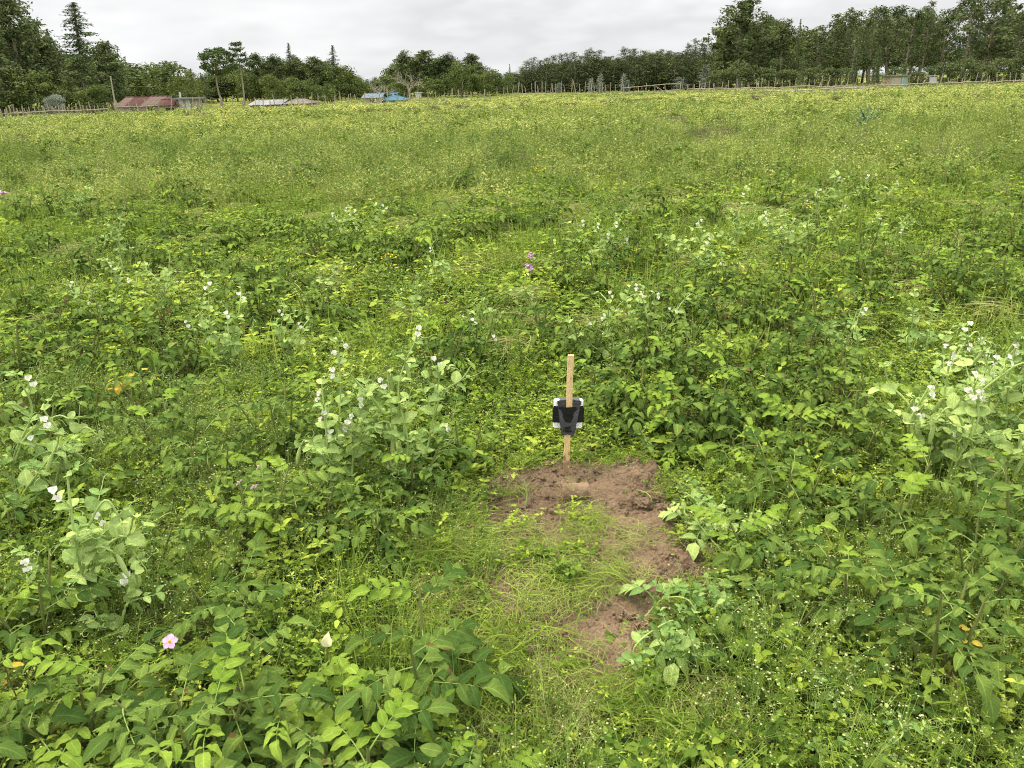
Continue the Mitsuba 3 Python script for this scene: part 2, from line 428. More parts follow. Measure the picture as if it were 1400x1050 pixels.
def soil_patch():
    x0, y0, x1, y1 = PLOT_POLY.buffer(0.12).bounds
    st = 0.006
    xs, ys = np.arange(x0, x1, st), np.arange(y0, y1, st)
    X, Y = np.meshgrid(xs, ys)
    from shapely import contains_xy, distance, points
    inside = contains_xy(PLOT_POLY, X, Y)
    dist = distance(points(X, Y), PLOT_POLY.exterior)
    dist = np.where(inside, dist, -dist)
    p = np.stack([X, Y, X * 0], -1)
    lump = meshkit.fbm(p * 9, 3, 21)
    fine = meshkit.fbm(p * 42, 4, 22)
    cl = np.clip(meshkit.noise(p * 22, 23) - 0.45, 0, 1) + 0.5 * np.clip(meshkit.noise(p * 47, 24) - 0.5, 0, 1)
    z = gz(X, Y) + 0.008 + np.clip(dist * 0.5, -0.03, 0.010) + (0.06 * (lump - 0.45) + 0.055 * (fine - 0.5) + 0.055 * cl) * np.clip(dist / 0.06 + 0.5, 0, 1)
    rough = np.clip(meshkit.fbm(p * 3.2, 2, 28) * 2.4 - 0.55, 0.18, 1.25)
    z = gz(X, Y) + (z - gz(X, Y)) * rough + 0.010 * (1 - rough)
    for (px, py, r, h) in ((862, 668, 0.11, 0.07), (800, 690, 0.08, 0.03), (905, 725, 0.08, 0.035), (690, 665, 0.10, 0.03), (930, 812, 0.10, 0.035), (820, 900, 0.10, 0.03)):
        q = gp(px, py)
        z = z + h * np.exp(-((X - q[0]) ** 2 + (Y - q[1]) ** 2) / r ** 2)
    ok = dist > -0.07
    idx = -np.ones(X.shape, int)
    idx[ok] = np.arange(ok.sum())
    v = np.stack([X, Y, z], -1)[ok]
    a, b, c, d = idx[:-1, :-1], idx[:-1, 1:], idx[1:, 1:], idx[1:, :-1]
    g = (a >= 0) & (b >= 0) & (c >= 0) & (d >= 0)
    f = np.vstack([np.stack([a[g], b[g], c[g]], 1), np.stack([a[g], c[g], d[g]], 1)])
    put('bare_soil', (v, f), 'dug_earth', 'patch of freshly dug reddish brown soil in front of the stake', kind='structure', smooth=True)


soil_patch()


# ------------------------------------------------------------------ the stake with its taped box, the soil core and clods
def ribbon(pts, width, thick, nrm=(0, -1, 0), seed=0, crumple=0.0015):
    P = curve(*pts, n=10)
    rng = np.random.default_rng(seed)
    t = np.gradient(P, axis=0); t /= np.linalg.norm(t, axis=1, keepdims=True)
    n = np.broadcast_to(unit(nrm), P.shape)
    a = np.cross(t, n); a /= np.linalg.norm(a, axis=1, keepdims=True)
    k = 7
    s = np.linspace(-0.5, 0.5, k)
    base = P[:, None] + a[:, None] * (s * width)[None, :, None]
    w = meshkit.noise(base * np.array([60, 60, 140]) + seed * 3.3, seed) - 0.5
    top = base + n[:, None] * (thick + crumple * 2 * w[..., None])
    m = len(P)
    v = np.concatenate([top.reshape(-1, 3), (base - n[:, None] * 0.0004).reshape(-1, 3)])
    i, j = np.meshgrid(np.arange(m - 1), np.arange(k - 1), indexing='ij')
    q = (i * k + j).ravel()
    f = np.vstack([np.stack([q, q + 1, q + k + 1], 1), np.stack([q, q + k + 1, q + k], 1)])
    f2 = f[:, ::-1] + m * k
    rim = list(range(k)) + [r * k + k - 1 for r in range(1, m)] + [(m - 1) * k + c for c in range(k - 2, -1, -1)] + [r * k for r in range(m - 2, 0, -1)]
    rim = np.array(rim); nx = np.roll(rim, -1)
    f3 = np.vstack([np.stack([rim, rim + m * k, nx], 1), np.stack([nx, rim + m * k, nx + m * k], 1)])
    return v, np.vstack([f, f2, f3])


def stake():
    b = gp(773, 655)
    lean = math.radians(2.5)
    M = move(b + [0, 0, 0.0], 0.0) @ np.array([[math.cos(lean), 0, math.sin(lean), 0], [0, 1, 0, 0], [-math.sin(lean), 0, math.cos(lean), 0], [0, 0, 0, 1]])
    top = at(781, 485, b[1])
    H = top[2] - b[2]
    mb = manifold3d.Manifold(manifold3d.Mesh(*[np.asarray(q, t) for q, t in zip(box(-0.0125, 0.0125, -0.006, 0.006, -0.2, H, 0.0012), (np.float32, np.uint32))])).refine_to_length(0.02).to_mesh()
    v, f = np.array(mb.vert_properties[:, :3]), np.array(mb.tri_verts)
    v[:, 0] += 0.0008 * np.sin(v[:, 2] * 23) + 0.0012 * np.sin(v[:, 2] * 7)
    put('wooden_stake', (v, f), 'stake_wood', 'pale sawn wooden stake driven upright into the dug soil', 'stake', M=M, smooth=35)
    zc = H * 0.53
    k = 'logger_box'
    put(k + '__housing', box(-0.062, 0.062, 0.0065, 0.034, zc - 0.066, zc + 0.066, 0.006), 'box_white', smooth=35, M=M)
    put(k + '__lid_rim', box(-0.058, 0.058, 0.0035, 0.0070, zc - 0.062, zc + 0.062, 0.0015), 'box_white', smooth=35, M=M)
    tag(k, 'small white plastic box strapped to the wooden stake under black tape', 'box')
    k = 'black_tape'
    t = 0.0016
    put(k + '__strip', ribbon([(-0.064, 0.002, zc + 0.004), (-0.03, -0.001, zc + 0.002), (-0.013, -0.008, zc), (0.013, -0.008, zc), (0.03, -0.001, zc + 0.003), (0.064, 0.002, zc + 0.006)], 0.074, t, seed=1), 'tape_black', smooth=40, M=M)
    put(k + '__strip_001', ribbon([(-0.027, 0.0005, zc + 0.069), (-0.021, 0.000, zc + 0.03), (-0.012, -0.0095, zc - 0.03), (-0.004, -0.0105, zc - 0.085)], 0.046, t, seed=2), 'tape_grey', smooth=40, M=M)
    put(k + '__strip_002', ribbon([(0.031, 0.0005, zc + 0.069), (0.023, 0.000, zc + 0.03), (0.013, -0.0105, zc - 0.03), (0.004, -0.0118, zc - 0.085)], 0.046, t, seed=3), 'tape_grey', smooth=40, M=M)
    put(k + '__strip_003', ribbon([(-0.016, -0.0122, zc + 0.026), (0, -0.0128, zc + 0.027), (0.016, -0.0122, zc + 0.028)], 0.030, t, seed=4), 'tape_black', smooth=40, M=M)
    put(k + '__strip_004', ribbon([(-0.030, -0.006, zc - 0.052), (-0.010, -0.0128, zc - 0.060), (0.010, -0.0128, zc - 0.058), (0.032, -0.006, zc - 0.050)], 0.026, t, seed=5), 'tape_black', smooth=40, M=M)
    put(k + '__strip_005', ribbon([(-0.064, 0.000, zc - 0.020), (-0.03, -0.0035, zc - 0.016), (0, -0.0138, zc - 0.014), (0.03, -0.0035, zc - 0.016), (0.064, 0.000, zc - 0.018)], 0.028, t, seed=6), 'tape_black', smooth=40, M=M)
    put(k + '__side_wrap', box(-0.0655, -0.0628, 0.0, 0.034, zc - 0.026, zc + 0.034), 'tape_black', M=M)
    put(k + '__top_wrap', box(-0.040, 0.046, 0.0, 0.0345, zc + 0.0662, zc + 0.0682), 'tape_grey', M=M)
    put(k + '__side_wrap_001', box(0.0628, 0.0655, 0.0, 0.034, zc - 0.024, zc + 0.036), 'tape_black', M=M)
    tag(k, 'crossed strips of black adhesive tape binding the white box to the stake', 'tape')


stake()


def lump(seed, r, sub=3, amp=0.45, fr=1.6):
    m = trimesh.creation.icosphere(sub)
    v = np.array(m.vertices)
    k = 1 + amp * (meshkit.fbm(v * fr + seed * 7.7, 4, seed) - 0.5) * 2 - 0.25 * np.clip(meshkit.noise(v * 3.1 + seed, seed + 5) - 0.6, 0, 1)
    return v * k[:, None] * np.asarray(r), np.array(m.faces)


def soil_bits():
    q = gp(785, 690)
    m = trimesh.creation.cylinder(0.034, 0.105, sections=48)
    m = m.subdivide_to_size(0.007)
    v = np.array(m.vertices)
    v += (0.010 * (meshkit.fbm(v * 55, 4, 4) - 0.5) * 1.6)[:, None] * v / (np.linalg.norm(v, axis=1, keepdims=True) + 1e-9)
    v = v[:, [2, 0, 1]]
    put('soil_core', (v, np.array(m.faces)), 'core_earth', 'short round plug of rooty soil lying at the foot of the stake', 'soil core', smooth=True, M=move(q + [0, -0.03, 0.078], 0.06))
    rng = np.random.default_rng(31)
    mb = MB()
    for i in range(70):
        a, z = rng.uniform(0, 6.28), rng.uniform(-0.05, 0.05)
        p0 = np.array([z, 0.036 * math.cos(a), 0.036 * math.sin(a)])
        p1 = p0 * [1, 1.12, 1.12] + rng.normal(0, 0.010, 3)
        p2 = p1 + rng.normal(0, 0.012, 3)
        mb.add(tube(curve(p0, p1, p2, n=4), 0.0006, 3), None, i)
    put('soil_core__root_hairs', mb.ply('dry_blade'), None, kind='stuff', M=move(q + [0, -0.03, 0.078], 0.06))
    spots = [(862, 668, 36), (842, 662, 22), (888, 672, 26), (870, 684, 20), (905, 704, 18), (880, 700, 22), (922, 716, 22), (850, 738, 14), (935, 735, 20), (897, 690, 16),
             (843, 925, 15), (862, 852, 12), (930, 800, 16), (948, 815, 18), (965, 822, 14), (690, 664, 20), (672, 690, 16), (705, 655, 16), (727, 900, 14), (752, 836, 12), (802, 908, 18), (655, 735, 16), (820, 655, 16), (915, 820, 14), (790, 885, 14)]
    names = 'first second third fourth fifth sixth seventh eighth ninth tenth eleventh twelfth thirteenth fourteenth fifteenth sixteenth seventeenth eighteenth nineteenth twentieth'.split()
    order = sorted(range(len(spots)), key=lambda i: spots[i][0])
    meshes = [mikit.ply(lump(s, (1, 0.9, 0.72), 3, 0.75, 2.4), 'dug_earth', smooth=True) for s in range(6)]
    for i, (px, py, w) in enumerate(spots):
        q = gp(px, py)
        r = w / F * np.linalg.norm(q - EYE) / 2
        rank = order.index(i)
        say = f"brown soil clod on the dug plot, {names[rank]} counted from the left" if rank < 20 else f"brown soil clod at the right of the plot, {names[len(spots) - 1 - rank]} from the right"
        put(key_of('soil_clod'), meshes[i % 6], None, say, 'soil clod', 'clods of dug soil on the plot', M=move(q + [0, 0, 0.02 + r * 0.4], i * 1.7, r))
    mb = MB()
    x0, y0, x1, y1 = PLOT_POLY.bounds
    k = 0
    bits = [(lambda h: (np.array(h.vertices), np.array(h.faces)))(trimesh.convex.convex_hull(rng.normal(0, 0.55, (11, 3)) * [1.0, 0.85, 0.65])) for j in range(8)]
    while k < 2200:
        x, y = rng.uniform(x0, x1), rng.uniform(y0, y1)
        if not any(in_poly(b, x, y, 0.05) for b in BARE):
            continue
        r = 0.0026 + 0.013 * rng.random() ** 5
        v, f = bits[k % 8]
        mb.add((v, f, np.zeros((len(v), 2))), move((x, y, float(gz(x, y)) + 0.018 + 0.02 * rng.random()), rng.uniform(0, 6), r) @ grow((0, 0, 0), rng.normal(size=3)), k)
        k += 1
    put('soil_crumbs', mb.ply('dug_earth', False), None, 'scattered crumbs of loose brown soil on the dug plot', kind='stuff')


soil_bits()

# ------------------------------------------------------------------ ground cover: clumps, copied over the field
RNG = np.random.default_rng(7)


def stem_curve(rng, H, spread, n=5):
    a, tilt = rng.uniform(0, 6.28), abs(rng.normal(0, 0.45))
    d = np.array([math.cos(a), math.sin(a)]) * tilt * H
    b = rng.normal(0, spread, 2)
    t = np.linspace(0, 1, n)
    w = rng.normal(0, 0.05 * H, 2)
    return np.stack([b[0] + d[0] * t ** 1.5 + w[0] * np.sin(t * 5), b[1] + d[1] * t ** 1.5 + w[1] * np.sin(t * 6), H * t - 0.01], -1)


QUAD = (np.array([[0, 0, 0], [-0.5, 0.5, 0.10], [0.5, 0.5, 0.10], [0, 1, -0.08]]), np.array([[0, 2, 1], [1, 2, 3]]), np.array([[0.5, 0], [0.1, 0.5], [0.9, 0.5], [0.5, 1]]))
KITE = lambda W, fold, arch: (np.array([[0, 0, 0], [-W / 2, 0.45, fold * W / 2], [0, 0.5, -arch * 0.12], [W / 2, 0.45, fold * W / 2], [0, 1, -arch * 0.5]]),
                              np.array([[0, 2, 1], [0, 3, 2], [1, 2, 4], [2, 3, 4]]), np.array([[0.5, 0], [0.05, 0.45], [0.5, 0.5], [0.95, 0.45], [0.5, 1]]))


def weed_clump(seed, stems, H, spread, leafL, per, buds, W=0.42, bud_r=0.0022, whorl=2, nv=0, stem_r=0.0011, seg=4, dome=0.0):
    """A tuft of thin stems with small leaves in pairs or whorls and pale buds on top."""
    rng = np.random.default_rng(seed)
    L, S, B = MB(), MB(), MB()
    pieces = [leaf_piece(W, 2, nv, rng.uniform(0.1, 0.6), rng.uniform(0.05, 0.5), rng=rng) if nv > 0 else KITE(W, rng.uniform(0.1, 0.6), rng.uniform(0.1, 0.6)) if nv == 0 else (QUAD[0] * [W, 1, W * 2], QUAD[1], QUAD[2]) for _ in range(3)]
    mats = [[], [], []]
    bm = []
    for k in range(stems):
        h = H * rng.uniform(0.45, 1.1)
        P = stem_curve(rng, h, spread, seg)
        if dome:
            P[:, 2] *= 1.25 / (1 + (np.linalg.norm(P[0, :2]) / spread) ** 2 * dome)
        S.add(tube(P, np.linspace(stem_r, stem_r * 0.5, len(P)), 3), None, k)
        for i in range(per):
            t = rng.uniform(0.15, 1.0)
            o = np.array([np.interp(t, np.linspace(0, 1, len(P)), P[:, c]) for c in range(3)])
            a0 = rng.uniform(0, 6.28)
            for j in range(whorl):
                a = a0 + j * 6.283 / whorl + rng.normal(0, 0.3)
                e = rng.uniform(-0.2, 0.9)
                d = (math.cos(a) * math.cos(e), math.sin(a) * math.cos(e), math.sin(e))
                mats[rng.integers(3)].append(grow(o, d, s=leafL * rng.uniform(0.55, 1.2) * (1.15 - 0.5 * t), twist=rng.normal(0, 0.5)))
        for i in range(rng.poisson(buds)):
            q = P[-1] + np.append(rng.normal(0, 0.020, 2), rng.uniform(-0.035, 0.022))
            bm.append(mat(o=q, s=bud_r * rng.uniform(0.6, 1.4)))
            S.add(tube(np.stack([P[-2], (P[-1] + q) / 2, q]), stem_r * 0.4, 3), None, k)
    for p, m in zip(pieces, mats):
        if m:
            L.many(p, m, rng.integers(0, 400, len(m)))
    if bm:
        B.many(OCT, bm, np.zeros(len(bm)))
    return L, S, B


def grass_clump(seed, blades, H, spread, W=0.004, lie=0.5):
    rng = np.random.default_rng(seed)
    L = MB()
    for k in range(blades):
        h = H * rng.uniform(0.5, 1.15)
        a, lean = rng.uniform(0, 6.28), abs(rng.normal(0, lie))
        c, s = math.cos(a), math.sin(a)
        n = 5
        t = np.linspace(0, 1, n)
        r = h * (lean * t ** 1.2)
        z = h * (t - 0.45 * min(lean, 1.2) * t ** 2.2)
        b = rng.normal(0, spread, 2)
        C = np.stack([b[0] + c * r, b[1] + s * r, z - 0.005], -1)
        w = W * rng.uniform(0.6, 1.4) * (1 - t ** 1.6 * 0.95)
        side = unit([-s + rng.normal(0, 0.4), c + rng.normal(0, 0.4), rng.normal(0, 0.2)])
        v = np.stack([C - side * w[:, None] / 2, C + side * w[:, None] / 2], 1).reshape(-1, 3)
        q = np.arange(n - 1) * 2
        f = np.vstack([np.stack([q, q + 1, q + 3], 1), np.stack([q, q + 3, q + 2], 1)])
        u = np.stack([np.tile([0.1, 0.9], n), np.repeat(t, 2)], -1)
        L.add((v, f, u), None, rng.integers(0, 400))
    return L


def hay_clump(seed, blades, R, W=0.0022, up=0.02):
    rng = np.random.default_rng(seed)
    L = MB()
    for k in range(blades):
        a = rng.uniform(0, 6.28)
        l = R * rng.uniform(0.5, 1.6)
        n = 5
        t = np.linspace(-0.5, 0.5, n)
        bend = rng.normal(0, 0.9)
        d, e = np.array([math.cos(a), math.sin(a)]), np.array([-math.sin(a), math.cos(a)])
        b = rng.normal(0, R * 0.45, 2)
        xy = b + d * (l * t)[:, None] + e * (bend * l * t ** 2)[:, None]
        z = 0.004 + up * rng.random() + up * 1.2 * rng.random() * (0.25 - t ** 2) * 4 * 0.5
        C = np.column_stack([xy, np.broadcast_to(z, n)])
        w = W * rng.uniform(0.5, 1.5) * (1 - np.abs(t) * 1.2)
        side = np.append(e, rng.normal(0, 0.5))
        v = np.stack([C - side * w[:, None] / 2, C + side * w[:, None] / 2], 1).reshape(-1, 3)
        q = np.arange(n - 1) * 2
        f = np.vstack([np.stack([q, q + 1, q + 3], 1), np.stack([q, q + 3, q + 2], 1)])
        L.add((v, f, np.stack([np.tile([0.1, 0.9], n), np.repeat(t + 0.5, 2)], -1)), None, rng.integers(0, 400))
    return L


class Stuff:
    """One uncounted mass: shape groups and their copies."""

    def __init__(self, name, label):
        self.name, self.k, self.groups = name, 0, []
        tag(name, label, kind='stuff')

    def group(self, **parts):
        g = f'{self.name}_clump_{len(self.groups)}'
        scene[g] = {'type': 'shapegroup', **parts}
        self.groups.append(g)

    def copy(self, o, rz, s, sz=None, which=None, tilt=None):
        m = rotz(rz)
        m[:3, :3] *= np.array([s, s, sz or s])
        if tilt is not None:
            m = grow((0, 0, 0), (tilt[0], 1, tilt[1])) @ m
        m[:3, 3] = o
        self.k += 1
        g = self.groups[RNG.integers(len(self.groups)) if which is None else which]
        scene[f'{self.name}__{self.k:04d}'] = {'type': 'instance', 'sg': {'type': 'ref', 'id': g}, 'to_world': T(m.tolist())}


weeds = Stuff('weeds', 'low tangle of small leaved weeds with pale buds between the crop plants')
for s in range(4):
    L, S, B = weed_clump(100 + s, 26, 0.20, 0.055, 0.020, 7, 0.5, W=0.42)
    weeds.group(leaves=L.ply(('weed_leaf', 'lime_weed_leaf', 'dark_weed_leaf', 'weed_leaf')[s]), stems=S.ply('green_stem'), buds=B.ply('pale_bud', False))
for s in range(3):                                                          # airy spurrey: needle leaves, many dots
    L, S, B = weed_clump(130 + s, 28, 0.24, 0.06, 0.022, 5, 1.5, W=0.10, whorl=4, nv=-1, bud_r=0.0026)
    weeds.group(leaves=L.ply('weed_leaf'), stems=S.ply('green_stem'), buds=B.ply('pale_bud', False))
broad = Stuff('broadleaf_weeds', 'soft broad leaved weeds filling the gaps between the potato and pea plants')
for s in range(4):
    L, S, B = weed_clump(160 + s, 10, 0.24, 0.05, (0.040, 0.052, 0.060, 0.045)[s], 5, 0.2, W=0.52, nv=3)
    broad.group(leaves=L.ply(('weed_leaf', 'lime_weed_leaf', 'dark_weed_leaf', 'dark_weed_leaf')[s]), stems=S.ply('green_stem'), buds=B.ply('pale_bud', False))
grass = Stuff('grass', 'fine green grass growing around and beyond the dug plot')
for s in range(4):
    grass.group(blades=grass_clump(200 + s, 46, 0.24, 0.05, 0.0035, 0.55).ply('grass_blade'))
hay = Stuff('cut_grass', 'cut and trampled grass lying flat over the dug plot')
for s in range(4):
    hay.group(blades=hay_clump(230 + s, 80, 0.10, W=0.0016).ply('dry_blade'))
for s in range(2):
    hay.group(blades=hay_clump(240 + s, 80, 0.11, W=0.0020, up=0.035).ply('grass_blade'))


def grid(y0, y1, step, margin=0.5, wide=0.70, rng=RNG):
    y = y0
    while y < y1:
        half = wide * math.sqrt(y * y + 1.6 ** 2) + margin
        n = int(2 * half / step) + 1
        for i in range(n):
            yield -half + (i + rng.random()) * step, y + rng.random() * step
        y += step


NO = lambda x, y, s=0: float(meshkit.noise(np.array([x, y, 0.3 + s * 9.1]), 40 + s))
TRACK = Polygon(np.array([gp(*q)[:2] for q in [(660, 1050), (655, 940), (700, 900), (790, 960), (880, 940), (960, 900), (985, 980), (960, 1050)]]))
LEFTGRASS = Polygon(np.array([gp(*q)[:2] for q in [(560, 700), (640, 690), (650, 780), (690, 880), (660, 960), (640, 1050), (600, 1050), (590, 900), (540, 780)]]))


DOTTY = [Polygon(np.array([gp(*q)[:2] for q in poly])) for poly in ([(60, 540), (340, 540), (340, 700), (200, 740), (60, 660)], [(1040, 740), (1420, 700), (1440, 1060), (960, 1060), (1000, 880)], [(-20, 800), (330, 790), (330, 900), (-40, 1000)])]


FOOT = Polygon(np.array([gp(*q)[:2] for q in [(735, 640), (815, 640), (815, 715), (735, 715)]]))


def cover():
    plot_out = PLOT_POLY.buffer(0.0)
    for x, y in grid(1.05, 4.2, 0.115, 0.4):
        pt = Point(x, y)
        o = (x, y, float(gz(x, y)))
        edge = PLOT_POLY.exterior.distance(pt)
        if FOOT.contains(pt):
            if RNG.random() < 0.4:
                hay.copy((x, y, o[2] + 0.02), RNG.uniform(0, 6.28), RNG.uniform(0.5, 0.8), 0.7, which=int(RNG.integers(4)))
            continue
        if plot_out.contains(pt):
            bare = any(b.contains(pt) for b in BARE)
            up = (x, y, o[2] + 0.022)
            if RNG.random() < (0.14 if bare else 1.0):
                hay.copy(up, RNG.uniform(0, 6.28), RNG.uniform(0.6, 1.1), RNG.uniform(0.8, 1.6), which=int(RNG.integers(4)) if RNG.random() < 0.6 else int(4 + RNG.integers(2)))
            if not bare:
                if RNG.random() < 0.7:
                    hay.copy((x + 0.05, y + 0.03, up[2] + 0.006), RNG.uniform(0, 6.28), RNG.uniform(0.5, 0.9), RNG.uniform(1.0, 2.2), which=int(RNG.integers(6)))
                if RNG.random() < 0.45:
                    grass.copy(up, RNG.uniform(0, 6.28), RNG.uniform(0.45, 0.8), RNG.uniform(0.20, 0.5))
            elif edge < 0.10 and RNG.random() < 0.6:
                grass.copy(up, RNG.uniform(0, 6.28), RNG.uniform(0.5, 0.8), RNG.uniform(0.25, 0.5))
            if edge < 0.09 and RNG.random() < 0.55:
                weeds.copy(up, RNG.uniform(0, 6.28), RNG.uniform(0.6, 0.9), RNG.uniform(0.3, 0.6), which=int(RNG.integers(7)))
            elif not bare and RNG.random() < 0.25:
                broad.copy(up, RNG.uniform(0, 6.28), RNG.uniform(0.5, 0.8), RNG.uniform(0.25, 0.5))
            continue
        if TRACK.contains(pt) or LEFTGRASS.contains(pt):
            grass.copy(o, RNG.uniform(0, 6.28), RNG.uniform(0.7, 1.1), RNG.uniform(0.35, 0.85))
            for _ in range(2):
                hay.copy((x + RNG.uniform(-0.04, 0.04), y, o[2] + 0.015), RNG.uniform(0, 6.28), RNG.uniform(0.7, 1.2), RNG.uniform(1, 2.5), which=int(RNG.integers(6)))
            if RNG.random() < 0.35:
                weeds.copy(o, RNG.uniform(0, 6.28), RNG.uniform(0.6, 0.9), which=int(RNG.integers(7)))
            if RNG.random() < 0.12:
                broad.copy(o, RNG.uniform(0, 6.28), RNG.uniform(0.5, 0.9), RNG.uniform(0.5, 0.9))
            continue
        low = min(1.0, 0.40 + edge * 2.2)
        a, b, c = NO(x * 1.9, y * 1.9), NO(x * 2.4, y * 2.4, 1), NO(x * 3.3, y * 3.3, 4)
        h = low * (0.45 + 0.85 * c) * (0.35 if c < 0.18 else 1)                # low in the gaps
        if c < 0.22:
            hay.copy((x, y, o[2] + 0.012), RNG.uniform(0, 6.28), RNG.uniform(0.9, 1.4), RNG.uniform(1, 2.5), which=int(RNG.integers(6)))
        dotty = any(d.contains(pt) for d in DOTTY)
        if a > (0.40 if dotty else 0.62):
            weeds.copy(o, RNG.uniform(0, 6.28), RNG.uniform(0.8, 1.25), h * RNG.uniform(0.7, 1.2), which=int(4 + RNG.integers(3)))
        else:
            weeds.copy(o, RNG.uniform(0, 6.28), RNG.uniform(0.9, 1.4), h * RNG.uniform(0.7, 1.2), which=int(RNG.integers(4)))
        if b > (0.60 if dotty else 0.40) and RNG.random() < 0.8:
            broad.copy(o, RNG.uniform(0, 6.28), RNG.uniform(0.7, 1.25), h * RNG.uniform(0.7, 1.2))
        if b < 0.36 and RNG.random() < 0.7:
            grass.copy(o, RNG.uniform(0, 6.28), RNG.uniform(0.7, 1.3), h * RNG.uniform(0.8, 1.5))
    for x, y in grid(4.2, 13.0, 0.24, 0.5):
        o = (x, y, float(gz(x, y)))
        a, b, c = NO(x * 0.9, y * 0.9), NO(x * 1.3, y * 1.3, 1), NO(x * 1.9, y * 1.9, 4)
        h = (0.40 + 0.75 * c) * (0.4 if c < 0.17 else 1)
        weeds.copy(o, RNG.uniform(0, 6.28), RNG.uniform(1.2, 1.9), h * RNG.uniform(0.8, 1.4), which=int(RNG.integers(4)) if a < 0.62 else int(RNG.integers(7)))
        if RNG.random() < 0.12:
            hay.copy((x, y, o[2] + 0.10 * h), RNG.uniform(0, 6.28), RNG.uniform(1.2, 2.2), RNG.uniform(2, 5), which=int(RNG.integers(4)))
        if b > 0.42:
            broad.copy(o, RNG.uniform(0, 6.28), RNG.uniform(1.2, 1.9), h * RNG.uniform(0.9, 1.6))
        if a < 0.45 or RNG.random() < 0.10:
            grass.copy(o, RNG.uniform(0, 6.28), RNG.uniform(1.2, 2.0), h * RNG.uniform(1.1, 2.3))


cover()

field = Stuff('field_herbs', 'yellow green weeds and grass covering the field up to the fence line')
TINTS = ('field_leaf', 'pale_field_leaf', 'dark_field_leaf', 'field_leaf', 'mustard', 'heather_leaf')
for lod, (stems, per, blades, leafL, seg, br) in enumerate(((34, 7, 26, 0.055, 3, 0.007), (24, 6, 16, 0.075, 2, 0.011), (16, 5, 10, 0.100, 2, 0.018))):
    for s, tint in enumerate(TINTS):
        m = tint == 'mustard'
        L, S, B = weed_clump(300 + s + 50 * lod, stems, 0.42, 0.17, leafL, per, 1.3 if m else 0.4, W=0.55, bud_r=br * (1.25 if m else 1), nv=-1, stem_r=0.003, seg=seg, dome=0.45)
        G = grass_clump(320 + s + 50 * lod, blades, 0.40, 0.22, 0.009 * (1 + 0.5 * lod), 0.45)
        field.group(leaves=L.ply('pale_field_leaf' if m else tint), stems=S.ply('brown_stem' if s == 5 else 'green_stem'), buds=B.ply('mustard_bloom' if m else 'pale_bud', False), blades=G.ply('dry_blade' if s == 5 else 'grass_blade'))


def far_cover():
    for lod, (y0, y1, st, s) in enumerate(((11.0, 24, 0.37, 0.72), (24, 50, 0.74, 1.25), (50, 128, 1.6, 2.0))):
        for x, y in grid(y0, y1, st, 1.0, 0.72):
            o = (x, y, float(gz(x, y)))
            a, b = NO(x * 0.35, y * 0.22), NO(x * 0.5 + 3, y * 0.3, 2)
            c = NO(x * 1.2 / s, y * 1.0 / s, 7)
            if c < 0.13:
                continue
            q = RNG.random()
            g = NO(x * 0.16 + 2, y * 0.10, 9)
            q = min(max(q + (g - 0.52) * 0.95, 0.0), 0.999)
            a += 0.10 if (x < 0.12 * y and 28 < y < 75) else 0.0
            w = 4 if a > 0.58 and q < (0.42, 0.36, 0.13)[lod] else 5 if b > 0.64 and q < 0.6 else 1 if q < 0.28 else 0 if q < 0.56 else 3 if q < 0.78 else 2
            if lod < 2 and RNG.random() < 0.15:                               # a taller lump of weeds
                field.copy(o, RNG.uniform(0, 6.28), s * RNG.uniform(1.4, 2.3), RNG.uniform(0.9, 1.6), which=6 * lod + int(RNG.choice([0, 2, 2, 2, 3])))
            field.copy(o, RNG.uniform(0, 6.28), s * RNG.uniform(0.6, 1.35), (0.25 + 0.95 * c) * RNG.uniform(0.55, 1.5) * (0.95 if lod == 0 else 1.1 if y < 64 else 0.62), which=6 * lod + w)


far_cover()

# ------------------------------------------------------------------ crop plants
rng = np.random.default_rng(11)
LEAFLET = [leaf_piece(0.50, 4, 8, rng.uniform(0.10, 0.75), rng.uniform(0.12, 0.75), 0.055, 0.42, rng, tip=0.58, rough=0.034) for _ in range(6)]
LEAFLET_LOW = [leaf_piece(0.50, 2, 4, rng.uniform(0.2, 0.6), rng.uniform(0.12, 0.6), 0.0, 0.42, rng, tip=0.68) for _ in range(4)]


def one(piece, bsdf, i):
    mb = MB()
    mb.add(piece, None, i)
    return mb.ply(bsdf)


LEAFLET_PLY = {m: [one(p, m, 17 + 31 * i) for i, p in enumerate(LEAFLET * 2)] for m in ('potato_leaf', 'young_leaf')}
YELLOW_PLY = [one(p, 'yellow_leaf', 3) for p in LEAFLET[:3]]
DEAD_PLY = [one(leaf_piece(0.5, 4, 6, 1.2, 0.9, 0.12, 0.4, rng), 'dead_leaf', 3) for _ in range(3)]
ORD = 'first second third fourth fifth sixth seventh eighth ninth tenth eleventh twelfth thirteenth fourteenth fifteenth sixteenth seventeenth eighteenth nineteenth twentieth'.split()
ORD += ['twenty-' + w for w in ORD[:9]] + ['thirtieth'] + ['thirty-' + w for w in ORD[:9]] + ['fortieth'] + ['forty-' + w for w in ORD[:9]] + ['fiftieth']


